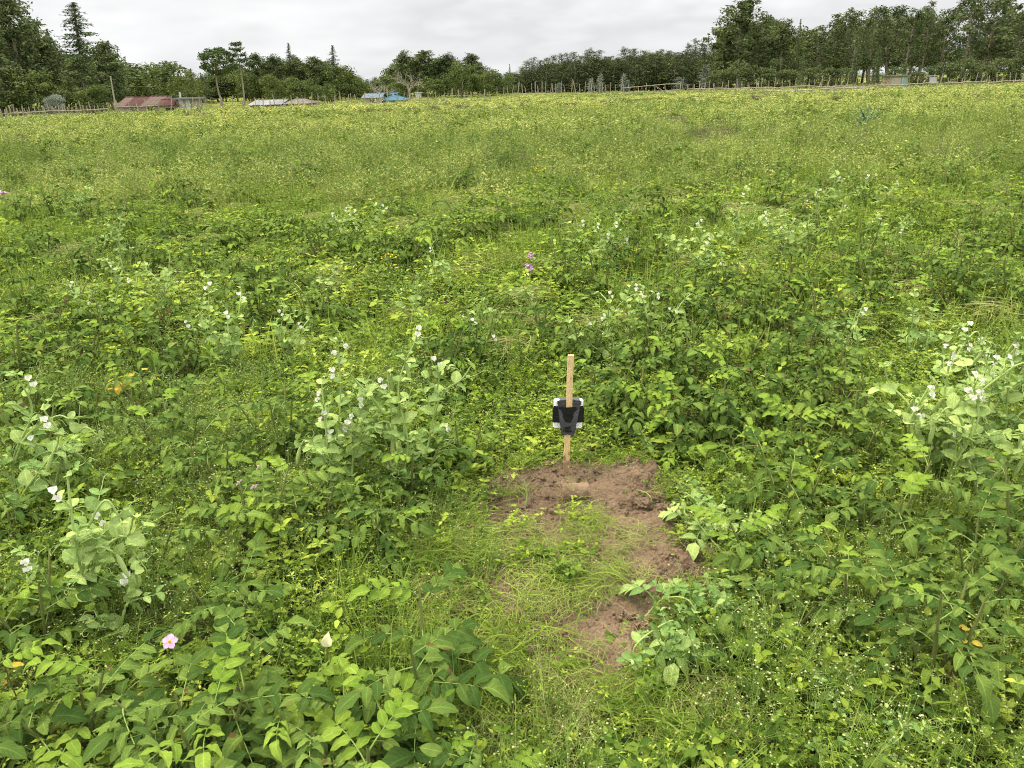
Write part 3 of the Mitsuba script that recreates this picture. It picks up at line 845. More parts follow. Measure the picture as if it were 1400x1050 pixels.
def compound(rng, L, pairs=3):
    """(rachis points, [(frame, size)]) of a compound leaf along +y."""
    droop, lift = rng.uniform(0.15, 0.6), rng.uniform(0.0, 0.25)
    t = np.linspace(0, 1, 6)
    P = np.stack([t * 0 + 0.03 * L * np.sin(t * 3), L * t * (1 - 0.2 * droop * t), L * (lift * t - droop * t ** 2)], -1)
    at_ = lambda s: np.array([np.interp(s, t, P[:, c]) for c in range(3)])
    out = []
    for i in range(pairs):
        s = 0.30 + 0.58 * i / max(pairs - 1, 1)
        for side in (-1, 1):
            a = rng.uniform(0.85, 1.2)
            d = (side * math.sin(a), math.cos(a), rng.uniform(-0.35, 0.15))
            out.append((grow(at_(s + rng.uniform(-0.03, 0.03)), d, s=L * rng.uniform(0.32, 0.42) * (0.75 + 0.25 * i / max(pairs - 1, 1)), twist=side * rng.uniform(-0.1, 0.3)), rng.integers(12)))
    out.append((grow(P[-1], P[-1] - P[-2], s=L * rng.uniform(0.42, 0.52), twist=rng.normal(0, 0.2)), rng.integers(12)))
    return P, out


LOW_COMPOUND = []
for m in ('potato_leaf', 'young_leaf'):
    for s in range(5):
        r = np.random.default_rng(500 + s)
        P, lf = compound(r, 1.0, 4 if s % 2 else 3)
        mb = MB()
        mb.add(tube(P, np.linspace(0.016, 0.010, len(P)), 3), None, 0)
        for M, k in lf:
            mb.add(LEAFLET_LOW[k % 4], M, int(r.integers(300)))
        LOW_COMPOUND.append(mb)
LOW_PLY = [mb.ply('potato_leaf' if i < 5 else 'young_leaf') for i, mb in enumerate(LOW_COMPOUND)]


def plant_layout(rng, stems, H, per, spread=0.06):
    """Stems and the frames of their leaves."""
    S, leaves = [], []
    for k in range(stems):
        a = k * 6.283 / stems + rng.uniform(-0.5, 0.5)
        tilt = rng.uniform(0.1, 0.55)
        h = H * rng.uniform(0.75, 1.1)
        d = np.array([math.cos(a), math.sin(a), 0])
        P = curve(d * 0.015 + [0, 0, -0.02], d * (0.03 + tilt * h * 0.35) + [0, 0, h * 0.5], d * (0.03 + tilt * h * 0.8) + [0, 0, h], n=6)
        S.append(tube(P, np.linspace(0.0065, 0.0032, len(P)), 6))
        for i in range(per):
            t = 0.28 + 0.72 * (i + rng.uniform(0, 0.6)) / per
            o = np.array([np.interp(t, np.linspace(0, 1, len(P)), P[:, c]) for c in range(3)])
            b = a + i * 2.4 + rng.uniform(-0.4, 0.4)
            e = rng.uniform(0.05, 0.5) + 0.55 * max(t - 0.75, 0) / 0.25
            leaves.append((grow(o, (math.cos(b) * math.cos(e), math.sin(b) * math.cos(e), math.sin(e)), twist=rng.normal(0, 0.15)), t))
    return S, leaves


def potato(px, py, H, label, seed, detail=2, L=0.17, stems=4, per=6, young=0.15, group='potato plants among the weeds', flower=0, yellow=0, s=1.0, tilt=0.0):
    """detail 2: leaflets are sub-parts; 1: each compound leaf a part; 0: foliage as one part."""
    rng = np.random.default_rng(seed)
    key = key_of('potato_plant')
    o = gp(px, py, 0.18 * (H / 0.4) if detail < 2 else 0.0)
    W = move(o, rng.uniform(0, 6.28), s)
    S, leaves = plant_layout(rng, stems, H, per)
    mb = MB()
    for k, st in enumerate(S):
        mb.add(st, None, k)
    put(key + '__stem', mb.ply('potato_stem'), None, M=W)
    if detail == 0:
        fo = {}
        for M, t in leaves:
            m = M.copy()
            m[:3, :3] *= L * rng.uniform(0.8, 1.2) * (1.1 - 0.35 * t)
            y = int(rng.random() < young)
            fo.setdefault(y, MB())
            src = LOW_COMPOUND[int(rng.integers(5))]
            fo[y].add((np.vstack(src.v), np.vstack(src.f), np.vstack(src.u)), m, int(rng.integers(300)))
        for y, b in fo.items():
            put(key_of('foliage', key), b.ply('young_leaf' if y else 'potato_leaf'), None, kind='stuff', M=W)
    for i, (M, t) in enumerate(leaves if detail else ()):
        size = L * rng.uniform(0.8, 1.2) * (1.1 - 0.45 * t)
        isyoung = rng.random() < young * 0.6 + 0.22 * (t > 0.9)
        if detail == 1:
            m = M.copy(); m[:3, :3] *= size
            put(key_of('leaf', key), LOW_PLY[int(rng.integers(5)) + 5 * isyoung], None, M=W @ m)
            continue
        lk = key_of('leaf', key)
        P, lf = compound(rng, size, 4 if rng.random() < 0.5 else 3)
        mb = MB()
        mb.add(tube(P, np.linspace(0.0022, 0.0011, len(P)), 4))
        put(lk, mb.ply('green_stem'), None, M=W @ M)
        for m, k in lf:
            src = YELLOW_PLY[int(k) % 3] if rng.random() < yellow and t < 0.45 else LEAFLET_PLY['young_leaf' if isyoung else 'potato_leaf'][int(k)]
            put(key_of('leaflet', lk), src, None, M=W @ M @ (m if src not in YELLOW_PLY else m @ mat(s=0.6)))
    for i in range(3 if yellow or (detail == 1 and rng.random() < 0.6) else 0):
        a = rng.uniform(0, 6.28)
        q = np.array([math.cos(a) * 0.05, math.sin(a) * 0.05, rng.uniform(0.03, 0.12) if detail > 1 else rng.uniform(0.12, 0.28)])
        put(key_of('dead_leaf', key), DEAD_PLY[i % 3], None, 'withered brown leaf hanging low on the stem', M=W @ grow(q, (math.cos(a), math.sin(a), -0.8), s=0.05))
    for i in range(flower):
        fk = key_of('flower', key)
        q = np.array([rng.normal(0, 0.05), rng.normal(0, 0.05), H * 1.08])
        potato_flower(fk, W @ mat(o=q), rng)
    tag(key, label, 'potato plant', group)
    return key, o


PETAL = one(leaf_piece(0.85, 4, 4, 0.25, 0.1, 0.02, 0.55), 'violet_petal', 1)
WPETAL = one(leaf_piece(1.0, 4, 5, 0.5, 0.45, 0.03, 0.52), 'white_petal', 1)
CONE = mikit.ply(trimesh.creation.cone(0.004, 0.009, sections=8), 'anther')


def potato_flower(key, W, rng, r=0.017, face=None):
    face = unit(face if face is not None else (rng.normal(0, 0.4), -0.7, 0.6))
    F_ = grow((0, 0, 0), np.cross(face, (0.3, 0.1, 1)), face)
    for k in range(5):
        a = k * 6.283 / 5
        R = mat((math.cos(a), math.sin(a), 0), (-math.sin(a), math.cos(a), 0))
        put(key_of('petal', key), PETAL, None, M=W @ F_ @ R @ mat(s=r))
    put(key + '__anther', CONE, None, M=W @ F_)
    mb = MB()
    mb.add(tube(curve((0, 0, 0), (0, 0.01, -0.05), (0, 0, -0.12), n=4), 0.0012, 4))
    put(key + '__stalk', mb.ply('green_stem'), None, M=W)


# near plants, each told apart
NEAR = [
    (290, 1075, 0.34, 'large dark potato plant with one pale violet flower, bottom left of the photo', dict(L=0.215, stems=6, per=7, yellow=0.02, young=0.12)),
    (585, 985, 0.36, 'tall potato plant with long drooping leaves left of the grassy strip below the plot', dict(L=0.25, stems=2, per=7, young=0.05)),
    (500, 1110, 0.26, 'fresh green potato plant cut by the bottom edge, nearest to the camera', dict(L=0.195, stems=5, per=7, young=0.5)),
    (640, 1120, 0.22, 'small bright potato plant at the bottom edge beside the grassy strip', dict(L=0.16, stems=3, per=5, young=0.4)),
    (110, 1040, 0.30, 'broad leaved potato plant under the tall pea vine at lower left', dict(L=0.20, stems=4, per=5, yellow=0.02)),
    (-30, 1090, 0.36, 'dark potato plant cut by the bottom left corner', dict(L=0.20, stems=4, per=6, yellow=0.02)),
    (400, 1050, 0.27, 'potato plant with yellowed lower leaves between the flowering plant and the tall one', dict(L=0.18, stems=3, per=6, yellow=0.14)),
    (355, 775, 0.36, 'potato plant with small violet flowers left of the white flowered pea vines', dict(L=0.20, stems=4, per=7, flower=3, yellow=0.02)),
    (430, 745, 0.24, 'leafy low potato plant directly under the white flowered pea vines', dict(L=0.17, stems=4, per=6)),
    (15, 775, 0.30, 'dark potato plant at the left edge behind the tallest pea vine', dict(L=0.19, stems=4, per=6)),
    (200, 810, 0.25, 'potato plant standing in shade right of the tallest pea vine at left', dict(L=0.19, stems=3, per=6)),
    (1200, 760, 0.36, 'upright potato plant with thick brown stem left of the tall right-hand pea vine', dict(L=0.20, stems=3, per=7, yellow=0.02)),
    (1275, 950, 0.37, 'spreading potato plant with upright leaf tips at lower right', dict(L=0.19, stems=4, per=6)),
    (1062, 880, 0.20, 'pale trampled potato plant just right of the dug plot', dict(L=0.15, stems=3, per=5, young=0.3)),
    (1010, 930, 0.14, 'compact crinkled potato plant at the lower right corner of the dug plot', dict(L=0.12, stems=5, per=6, young=0.2)),
    (635, 650, 0.28, 'broad leaved potato plant left of the stake at the rim of the plot', dict(L=0.16, stems=3, per=6, young=0.35)),
    (1105, 640, 0.30, 'bushy potato plant right of the plot and left of the tall pea vine', dict(L=0.18, stems=4, per=6, young=0.2)),
    (905, 640, 0.20, 'pale drooping potato plant right behind the soil mound', dict(L=0.15, stems=2, per=5, young=0.6)),
    (1015, 655, 0.22, 'trampled potato plant lying against the right rim of the plot', dict(L=0.16, stems=3, per=5, young=0.3)),
]
for i, (px, py, H, lab, kw) in enumerate(NEAR):
    k, o = potato(px, py, H, lab, 600 + i, 2, **kw)
# the big violet flower of the first plant
MORE = [(60, 660, .36), (130, 720, .28), (250, 655, .34), (300, 700, .36), (390, 640, .38), (480, 640, .36), (560, 690, .30), (520, 760, .22), (330, 880, .22), (60, 900, .28),
        (1080, 720, .28), (1165, 860, .28), (1250, 670, .36), (1330, 840, .34), (1390, 780, .36), (1040, 790, .20), (985, 610, .26), (1160, 660, .34)]
for i, (px, py, H) in enumerate(sorted(MORE)):
    lab = f'potato plant in the weedy thicket left of the plot, {ORD[i]} counted from the left' if px < 700 else f'potato plant in the weedy thicket right of the plot, {ORD[i - sum(q[0] < 700 for q in MORE)]} counted from the plot'
    potato(px, py, H * 1.05, lab, 660 + i, 2, L=0.18, stems=4, per=6, young=0.2, group='potato plants in the thickets beside the plot')
q = at(232, 877, 1.42)
fk = key_of('flower', 'potato_plant')
potato_flower(fk, mat(o=q), np.random.default_rng(1), r=0.019, face=(0.1, -0.6, 0.75))
labels[fk] = {'label': 'pale violet flower with an orange centre'}

BANDS = [
    ('left of the pea vines in the middle', 'potato plants at left beyond the first pea vines', 1, [(30, 560, .34), (110, 490, .34), (60, 470, .32), (195, 490, .34), (250, 495, .3), (15, 500, .34), (150, 440, .3), (230, 440, .3), (30, 415, .32), (90, 430, .28), (120, 565, .28), (210, 560, .26)]),
    ('in the band behind the left pea vines', 'potato plants in the second leafy band at left', 0, [(60, 335, .36), (15, 360, .36), (110, 365, .34), (200, 358, .34), (270, 362, .34), (160, 330, .34), (330, 385, .32), (385, 385, .34), (240, 320, .3), (310, 330, .3), (430, 430, .3), (350, 430, .28)]),
    ('in the far leafy band at left', 'potato plants in the far leafy band at left', 0, [(30, 290, .42), (75, 288, .42), (120, 292, .42), (170, 300, .4), (370, 312, .4), (400, 318, .4), (440, 340, .38), (480, 330, .38), (560, 345, .36), (600, 335, .36), (520, 350, .34), (640, 310, .36), (690, 300, .36)]),
    ('behind the wooden stake', 'potato plants behind the wooden stake', 1, [(745, 455, .32), (800, 480, .26), (875, 485, .30), (910, 495, .30), (830, 535, .26), (870, 560, .26), (640, 475, .30), (600, 500, .30), (690, 430, .26), (960, 520, .28), (1000, 500, .28), (940, 575, .24)]),
    ('in the dark band right of the stake', 'potato plants in the dark band right of the stake', 1, [(770, 372, .36), (820, 385, .34), (865, 350, .38), (905, 335, .38), (945, 390, .36), (1000, 392, .36), (1000, 435, .34), (1045, 425, .34), (1080, 385, .36), (1130, 440, .34), (900, 430, .3), (950, 440, .3), (1095, 480, .3), (1125, 510, .3), (1060, 545, .3), (1160, 560, .32)]),
    ('in the dark band at far right', 'potato plants in the dark band at far right', 1, [(1165, 370, .38), (1130, 325, .4), (1185, 345, .4), (1235, 372, .38), (1290, 350, .4), (1335, 300, .42), (1345, 330, .4), (1250, 300, .4), (1390, 290, .42), (1395, 330, .4), (1290, 400, .34), (1200, 410, .34), (1380, 400, .34), (1330, 375, .36)]),
    ('far up the field past the peas', 'potato plants scattered far up the field', 0, [(790, 200, .5), (800, 215, .5), (900, 285, .42), (740, 300, .4), (980, 290, .42), (1060, 270, .4), (1110, 285, .42), (1180, 270, .42), (1300, 250, .42), (560, 210, .4), (230, 262, .5), (255, 268, .5), (1010, 240, .4), (850, 300, .4), (540, 290, .36), (1240, 215, .4), (120, 240, .45), (420, 240, .45), (330, 220, .45), (640, 250, .4), (690, 225, .4), (930, 215, .45), (1090, 220, .45), (1350, 220, .45), (60, 215, .45), (470, 195, .5), (1150, 200, .5), (860, 185, .5)]),
]
n0 = 0
for where, group, detail, spots in BANDS:
    order = sorted(range(len(spots)), key=lambda i: spots[i][0])
    for i, (px, py, H) in enumerate(spots):
        potato(px, py, H * 1.2, f'leafy potato plant {where}, {ORD[order.index(i)]} from the left', 700 + n0, detail, L=0.19 if detail else 0.22, stems=5, per=6, young=0.12, group=group)
        n0 += 1

# ------------------------------------------------------------------ pea vines
STIP = [one(leaf_piece(0.74, 4, 7, 0.30, rng.uniform(0.1, 0.5), 0.05, 0.42, rng, tip=0.55, rough=0.012), 'pea_leaf', 7 + 13 * i) for i in range(6)]
PLEAF = [one(leaf_piece(0.56, 4, 6, 0.5, rng.uniform(0.05, 0.4), 0.03, 0.48, rng, tip=0.55), 'pea_leaf', 5 + 19 * i) for i in range(6)]
POD = mikit.ply((lambda m: (np.array(m.vertices) * [0.007, 0.034, 0.0045] + [0, 0.034, 0], np.array(m.faces)))(trimesh.creation.icosphere(2)), 'pale_stem', smooth=True)


def tendril(rng, L):
    t = np.linspace(0, 1, 14)
    c = rng.uniform(2, 9)
    r = 0.25 * L * t ** 2
    return np.stack([r * np.sin(c * t ** 2), L * t - 0.3 * L * t ** 2, r * np.cos(c * t ** 2) - r * 0.6 + 0.1 * L * t], -1)


def pea(lines, label, seed, s=1.0, flowers=2, pods=1, group='pea vines among the potato plants', lying=False):
    """lines: [(base px, py, top px, py)], one per vine of the plant."""
    rng = np.random.default_rng(seed)
    key = key_of('pea_vine')
    paths = []
    for (bx, by, tx, ty) in lines:
        b = gp(bx, by)
        e = at(tx, ty, b[1] + rng.uniform(-0.02, 0.06)) if not lying else gp(tx, ty, 0.08) + [0, 0, 0.08]
        m1 = b + (e - b) * 0.35 + rng.normal(0, 0.035, 3) + ([0, 0, 0.07] if lying else [0, 0, 0])
        m2 = b + (e - b) * 0.70 + rng.normal(0, 0.04, 3) + ([0, 0, 0.08] if lying else [0, 0, 0])
        paths.append((curve(b + [0, 0, 0.05 if lying else -0.02], m1, m2, e, n=8), flowers))
        for k in range(0 if lying else int(rng.integers(0, 2 if s < 1.2 else 3))):                # side shoots that sprawl
            o = paths[-1 - k][0][int(rng.integers(5, 16))]
            sd = rng.choice([-1, 1]) * rng.uniform(0.06, 0.17) * s
            q = o + np.array([sd * 0.8, rng.normal(0, 0.05), rng.uniform(0.05, 0.20) * s])
            paths.append((curve(o, o + (q - o) * 0.4 + [0, 0, 0.05 * s], q + [0, 0, 0.03 * s], q + [sd * 0.25, 0, rng.uniform(-0.04, 0.09) * s], n=6), int(rng.random() < 0.3 and flowers)))
    for P, nfl in paths:
        seg = np.linalg.norm(np.diff(P, axis=0), axis=1)
        cum = np.append(0, np.cumsum(seg))
        mb = MB()
        mb.add(tube(P, np.linspace(0.0044, 0.0026, len(P)) * s, 6))
        put(key_of('stem', key), mb.ply('pale_stem'), None)
        n = max(3, int(cum[-1] / (0.072 * s)))
        a = rng.uniform(0, 6.28)
        fl = set(range(n - 1, max(n - 1 - nfl, 0), -1))
        for i in range(1, n + 1):
            t = cum[-1] * i / n
            o = np.array([np.interp(t, cum, P[:, c]) for c in range(3)])
            j = min(np.searchsorted(cum, t), len(P) - 1)
            ax = unit(P[j] - P[j - 1])
            a += math.pi + rng.normal(0, 0.35)
            side = np.array([math.cos(a), math.sin(a), 0.0])
            side = unit(side - ax * (side @ ax))
            other = np.cross(ax, side)
            size = s * (1.0 - 0.45 * max(i / n - 0.6, 0) / 0.4) * rng.uniform(0.85, 1.15)
            for sg in (-1, 1):
                d = other * sg * 0.75 + side * 0.35 + np.array([0, 0, 0.30]) + ax * 0.25
                put(key_of('stipule', key), STIP[int(rng.integers(6))], None, M=grow(o, d, ax * 0.5 + side * -0.2 + np.array([0, -0.35, 0.5]), s=0.053 * size, twist=rng.normal(0, 0.25)))
            d = unit(side + ax * 0.6 + np.array([0, 0, 0.25]))
            Ls = 0.085 * size
            R = curve(o, o + d * Ls * 0.5, o + d * Ls + [0, 0, -0.008], n=4)
            mb = MB()
            mb.add(tube(R, 0.0012 * s, 4))
            tend = tendril(rng, 0.085 * size)
            Mt = grow(R[-1], d + np.array([0, 0, -0.1]))
            mb.add(tube(tend @ Mt[:3, :3].T + Mt[:3, 3], 0.0009 * s, 3), None, 1)
            put(key_of('leaf_stalk', key), mb.ply('pale_stem'), None)
            cr = unit(np.cross(d, (0, 0, 1)))
            for q in ((0.55,) if i > n - 2 else (0.5, 0.9)):
                for sg in (-1, 1):
                    put(key_of('leaflet', key), PLEAF[int(rng.integers(6))], None, M=grow(o + d * Ls * q, cr * sg + d * 0.7 + np.array([0, 0, rng.uniform(-0.2, 0.5)]), s=0.037 * size * rng.uniform(0.8, 1.15), twist=rng.normal(0, 0.3)))
            if i in fl:
                for z in range(2):
                    fk = key_of('flower', key)
                    c = o + side * 0.02 + np.array([rng.normal(0, 0.012), -0.02, 0.035 + 0.022 * z]) * s
                    tw = rng.uniform(-1.2, 1.2)
                    for dd, sc in (((-0.55, -0.25, 0.75), 0.017), ((0.55, -0.25, 0.75), 0.017), ((0.15, -0.8, 0.1), 0.014), ((-0.2, -0.8, -0.2), 0.011)):
                        dd = np.array([dd[0] * math.cos(tw) - dd[1] * math.sin(tw), dd[0] * math.sin(tw) + dd[1] * math.cos(tw), dd[2] + rng.normal(0, 0.2)])
                        put(key_of('petal', fk), WPETAL, None, M=grow(c, dd, (0.3, -1, 0.4), s=sc * s * 0.85, twist=rng.normal(0, 0.3)))
                    mb = MB()
                    mb.add(tube(np.stack([o, (o + c) / 2 + [0, 0, 0.004], c]), 0.001 * s, 3))
                    put(key_of('stalk', fk), mb.ply('pale_stem'), None)
            elif pods and rng.random() < 0.16 * pods:
                put(key_of('pod', key), POD, None, 'plump green pod hanging from the vine', M=grow(o, (rng.normal(0, 0.3), rng.normal(0, 0.3), -1), (0, -1, 0), s=s))
    tag(key, label, 'pea plant', group)


PEAS = [
    ([(150, 885, 92, 650), (140, 870, 40, 760), (158, 880, 185, 780), (120, 850, 128, 690)], 'tall pale pea vine at the lower left above the violet flower', 1.15, 1, 2),
    ([(40, 720, 22, 512), (20, 740, 60, 560), (-10, 730, 0, 530), (60, 720, 85, 610)], 'pale pea vine with white blossom cut by the left edge', 1.15, 1, 1),
    ([(455, 705, 440, 525), (450, 700, 462, 468), (470, 700, 500, 540)], 'upright pea vine with stacked white flowers left of the stake', 1.1, 2, 1),
    ([(540, 690, 580, 440), (545, 690, 605, 500), (520, 660, 625, 600), (530, 690, 530, 510)], 'sprawling pea vine with one drooping white flower top, nearest left of the stake', 1.1, 1, 2),
    ([(310, 520, 285, 380), (300, 520, 330, 395), (320, 515, 260, 430), (310, 525, 310, 420)], 'pea vine with two white flowers above the narrow leaved herb at left', 1.15, 1, 1),
    ([(1290, 690, 1300, 480), (1300, 700, 1345, 520), (1280, 690, 1250, 545), (1330, 720, 1385, 590), (1310, 700, 1320, 500), (1290, 690, 1275, 520)], 'tall yellowish pea vine on the right edge with curling tendrils', 1.2, 1, 2),
    ([(1370, 650, 1390, 465), (1340, 620, 1290, 465), (1360, 640, 1345, 480)], 'pale pea vine behind the tall right-hand one, cut by the right edge', 1.15, 1, 1),
    ([(1245, 500, 1250, 405), (1250, 505, 1275, 425)], 'single erect pea vine top standing above the weeds at right', 1.1, 0, 1),
    ([(1170, 520, 1180, 415)], 'thin pea vine with small white blossom left of the erect one at right', 1.0, 1, 0),
    ([(830, 385, 815, 300), (825, 390, 780, 305), (835, 385, 850, 330)], 'pale pea vine with white flower heads beyond the stake', 1.3, 1, 1),
    ([(860, 490, 880, 395), (840, 490, 820, 400), (850, 495, 800, 450)], 'pea vine with flat green pods just behind the stake', 1.1, 1, 3),
    ([(1005, 345, 1020, 258), (990, 350, 955, 300), (1030, 350, 1050, 290)], 'pale flowering pea vine in the field right of centre', 1.4, 1, 0),
    ([(1150, 300, 1140, 240), (1160, 300, 1195, 240), (1170, 305, 1230, 245)], 'pea vine carrying three white flowers in the upper right field', 1.5, 1, 0),
    ([(120, 455, 90, 385), (130, 460, 140, 420)], 'small pea vine with one white flower at the left edge of the crop', 1.1, 1, 1),
    ([(170, 395, 165, 300), (180, 395, 150, 310)], 'thin pale pea vine rising between the left potato plants', 1.2, 0, 1),
    ([(500, 335, 515, 280), (480, 340, 480, 285)], 'pale pea vine in the far left field above the yellow flower', 1.4, 1, 0),
    ([(595, 410, 590, 335), (600, 410, 612, 365)], 'thin pea vine with white bud right of the yellow flower', 1.0, 1, 0),
    ([(735, 445, 715, 390), (690, 470, 655, 420)], 'bent pea vine in the weeds beyond the left pea group', 1.0, 0, 1),
]
for i, (lines, lab, s, fl, pods) in enumerate(PEAS):
    pea(lines, lab, 900 + i, s * 1.05, fl, pods)
MIDPEAS = [(105, 262), (165, 365), (220, 350), (400, 425), (425, 375), (470, 292), (560, 380), (650, 440), (820, 445), (905, 405), (935, 320), (965, 335), (1000, 300), (1060, 300), (1095, 300), (1130, 265), (1210, 300), (1160, 430), (1300, 330), (1330, 470), (1395, 495)]
for i, (px, py) in enumerate(sorted(MIDPEAS)):
    h = 60 if py < 340 else 75
    pea([(px, py + h, px + (-1) ** i * 12, py - 5), (px + 8, py + h, px + (-1) ** i * -22, py + 12)], f'pale pea vine scattered through the middle distance, {ORD[i]} from the left', 1200 + i, 1.25 if py < 340 else 1.05, i % 2, 0, group='pea vines scattered through the middle distance')
CUT = [mb.ply('pea_leaf') for mb in LOW_COMPOUND[:3]]
for i, (px, py) in enumerate(sorted([(948, 712), (968, 735), (990, 762), (940, 742), (895, 852), (925, 838), (948, 850), (915, 900), (945, 885), (892, 925), (1002, 705), (1015, 745), (1030, 690), (975, 690)])):
    a = 2.1 * i
    put(key_of('cut_leaf'), CUT[i % 3], None, f'pale cut compound leaf lying along the right rim of the plot, {ORD[i]} from the left', 'leaf', 'cut leaves along the rim of the plot',
        M=grow(gp(px, py) + [0, 0, 0.085], (math.cos(a), math.sin(a), 0.12), (0.1 * math.sin(i), -0.3, 1), s=0.19))
LYING = [
    ([(1110, 1010, 1240, 930), (1110, 1010, 1150, 925)], 'limp pea vine lying over the weeds in the bottom right', 0.58),
    ([(1180, 1060, 1250, 1010), (1120, 1050, 1165, 1060)], 'pale pea shoot at the bottom edge right of the plot', 0.58),
    ([(985, 770, 940, 710), (1000, 760, 965, 730)], 'uprooted pale pea vine lying on the right rim of the dug plot', 0.70),
    ([(960, 875, 880, 845), (955, 870, 930, 835)], 'wilted pea vine lying across the dug soil', 0.66),
    ([(880, 950, 905, 885), (885, 945, 955, 915)], 'pale yellowish pea vine pulled out at the lower corner of the plot', 0.70),
    ([(985, 720, 950, 690), (1000, 735, 955, 725)], 'pale cut leafy shoot beside the soil mound on the right rim', 0.62),
    ([(1010, 830, 965, 790), (1000, 850, 975, 820)], 'pale cut leafy shoot on the right rim beside the yellow leaf', 0.62),
    ([(960, 690, 930, 668)], 'short pale cut shoot right of the soil mound', 0.62),
    ([(1080, 800, 1030, 770), (1070, 790, 1000, 700)], 'flattened pea vine among weeds right of the plot', 0.62),
]
for i, (lines, lab, s) in enumerate(LYING):
    pea(lines, lab, 950 + i, s, 0, 0, group='pulled pea vines lying on the ground', lying=True)


# ------------------------------------------------------------------ other single plants
def herb(px, py, H, label, seed, leafL=0.10, per=26, bsdf='potato_leaf', W=0.20, cat='weed', name='narrow_leaf_herb', group=None):
    rng = np.random.default_rng(seed)
    key = key_of(name)
    o = gp(px, py)
    M0 = move(o, rng.uniform(0, 6))
    P = curve((0, 0, -0.02), (rng.normal(0, 0.01), rng.normal(0, 0.01), H * 0.5), (rng.normal(0, 0.03), rng.normal(0, 0.03), H), n=6)
    mb = MB(); mb.add(tube(P, np.linspace(0.005, 0.002, len(P)), 6))
    put(key + '__stem', mb.ply('green_stem'), None, M=M0)
    src = [one(leaf_piece(W, 2, 6, 0.4, rng.uniform(0.3, 0.7), 0.01, 0.45, rng), bsdf, 9 + 21 * i) for i in range(4)]
    for i in range(per):
        t = 0.2 + 0.8 * i / (per - 1)
        q = np.array([np.interp(t, np.linspace(0, 1, len(P)), P[:, c]) for c in range(3)])
        a, e = i * 2.4, 0.25 + 1.0 * max(t - 0.7, 0) / 0.3
        put(key_of('leaf', key), src[i % 4], None, M=M0 @ grow(q, (math.cos(a) * math.cos(e), math.sin(a) * math.cos(e), math.sin(e)), s=leafL * (1.15 - 0.55 * t) * rng.uniform(0.85, 1.15)))
    tag(key, label, cat, group)


g = 'narrow leaved herbs'
herb(310, 560, 0.34, 'tall narrow leaved herb below the flowering pea vine at left', 1001, 0.11, 34, 'young_leaf', group=g)
herb(365, 575, 0.28, 'shorter narrow leaved herb right of the tall one at left', 1002, 0.10, 30, group=g)
herb(1110, 400, 0.42, 'narrow leaved herb with arching tip in the dark band at right', 1003, 0.15, 24, 'young_leaf', group=g)
herb(1385, 445, 0.40, 'bright narrow leaved herb at the right edge above the pea vines', 1004, 0.14, 24, 'young_leaf', group=g)
herb(727, 300, 0.55, 'slender narrow leaved herb left of the pink flower spike', 1005, 0.14, 30, 'young_leaf', group=g)
herb(225, 320, 0.40, 'bright narrow leaved herb in the far left leafy band', 1006, 0.20, 18, 'young_leaf', group=g)


def spike():
    for i, (px, py, ty, lab) in enumerate([(723, 395, 345, 'pink flower spike rising above the weeds beyond the stake'), (3, 290, 262, 'small pink flower spike at the left edge of the field')]):
        key = key_of('flower_spike')
        b = gp(px, py); e = at(px, ty, b[1])
        mb = MB(); mb.add(tube(curve(b - [0, 0, 0.02], (b + e) / 2 + [0.008, 0, 0], e, n=5), 0.0022, 4))
        put(key + '__stalk', mb.ply('green_stem'), None)
        r = np.random.default_rng(40 + i)
        k = np.linalg.norm(e - EYE) / F
        for j in range(44):
            t = r.choice([0.1, 0.22, 0.62, 0.75, 0.9]) + r.normal(0, 0.04)
            q = e + (b - e) * np.clip(t, 0, 1) * 0.6 + np.array([r.normal(0, 1.6 * k), r.normal(0, 1.6 * k), 0])
            a = r.uniform(0, 6.28)
            put(key_of('petal', key), PETAL, None, M=grow(q, (math.cos(a), math.sin(a), r.uniform(-0.3, 0.6)), s=6.0 * k))
        tag(key, lab, 'flower')


spike()


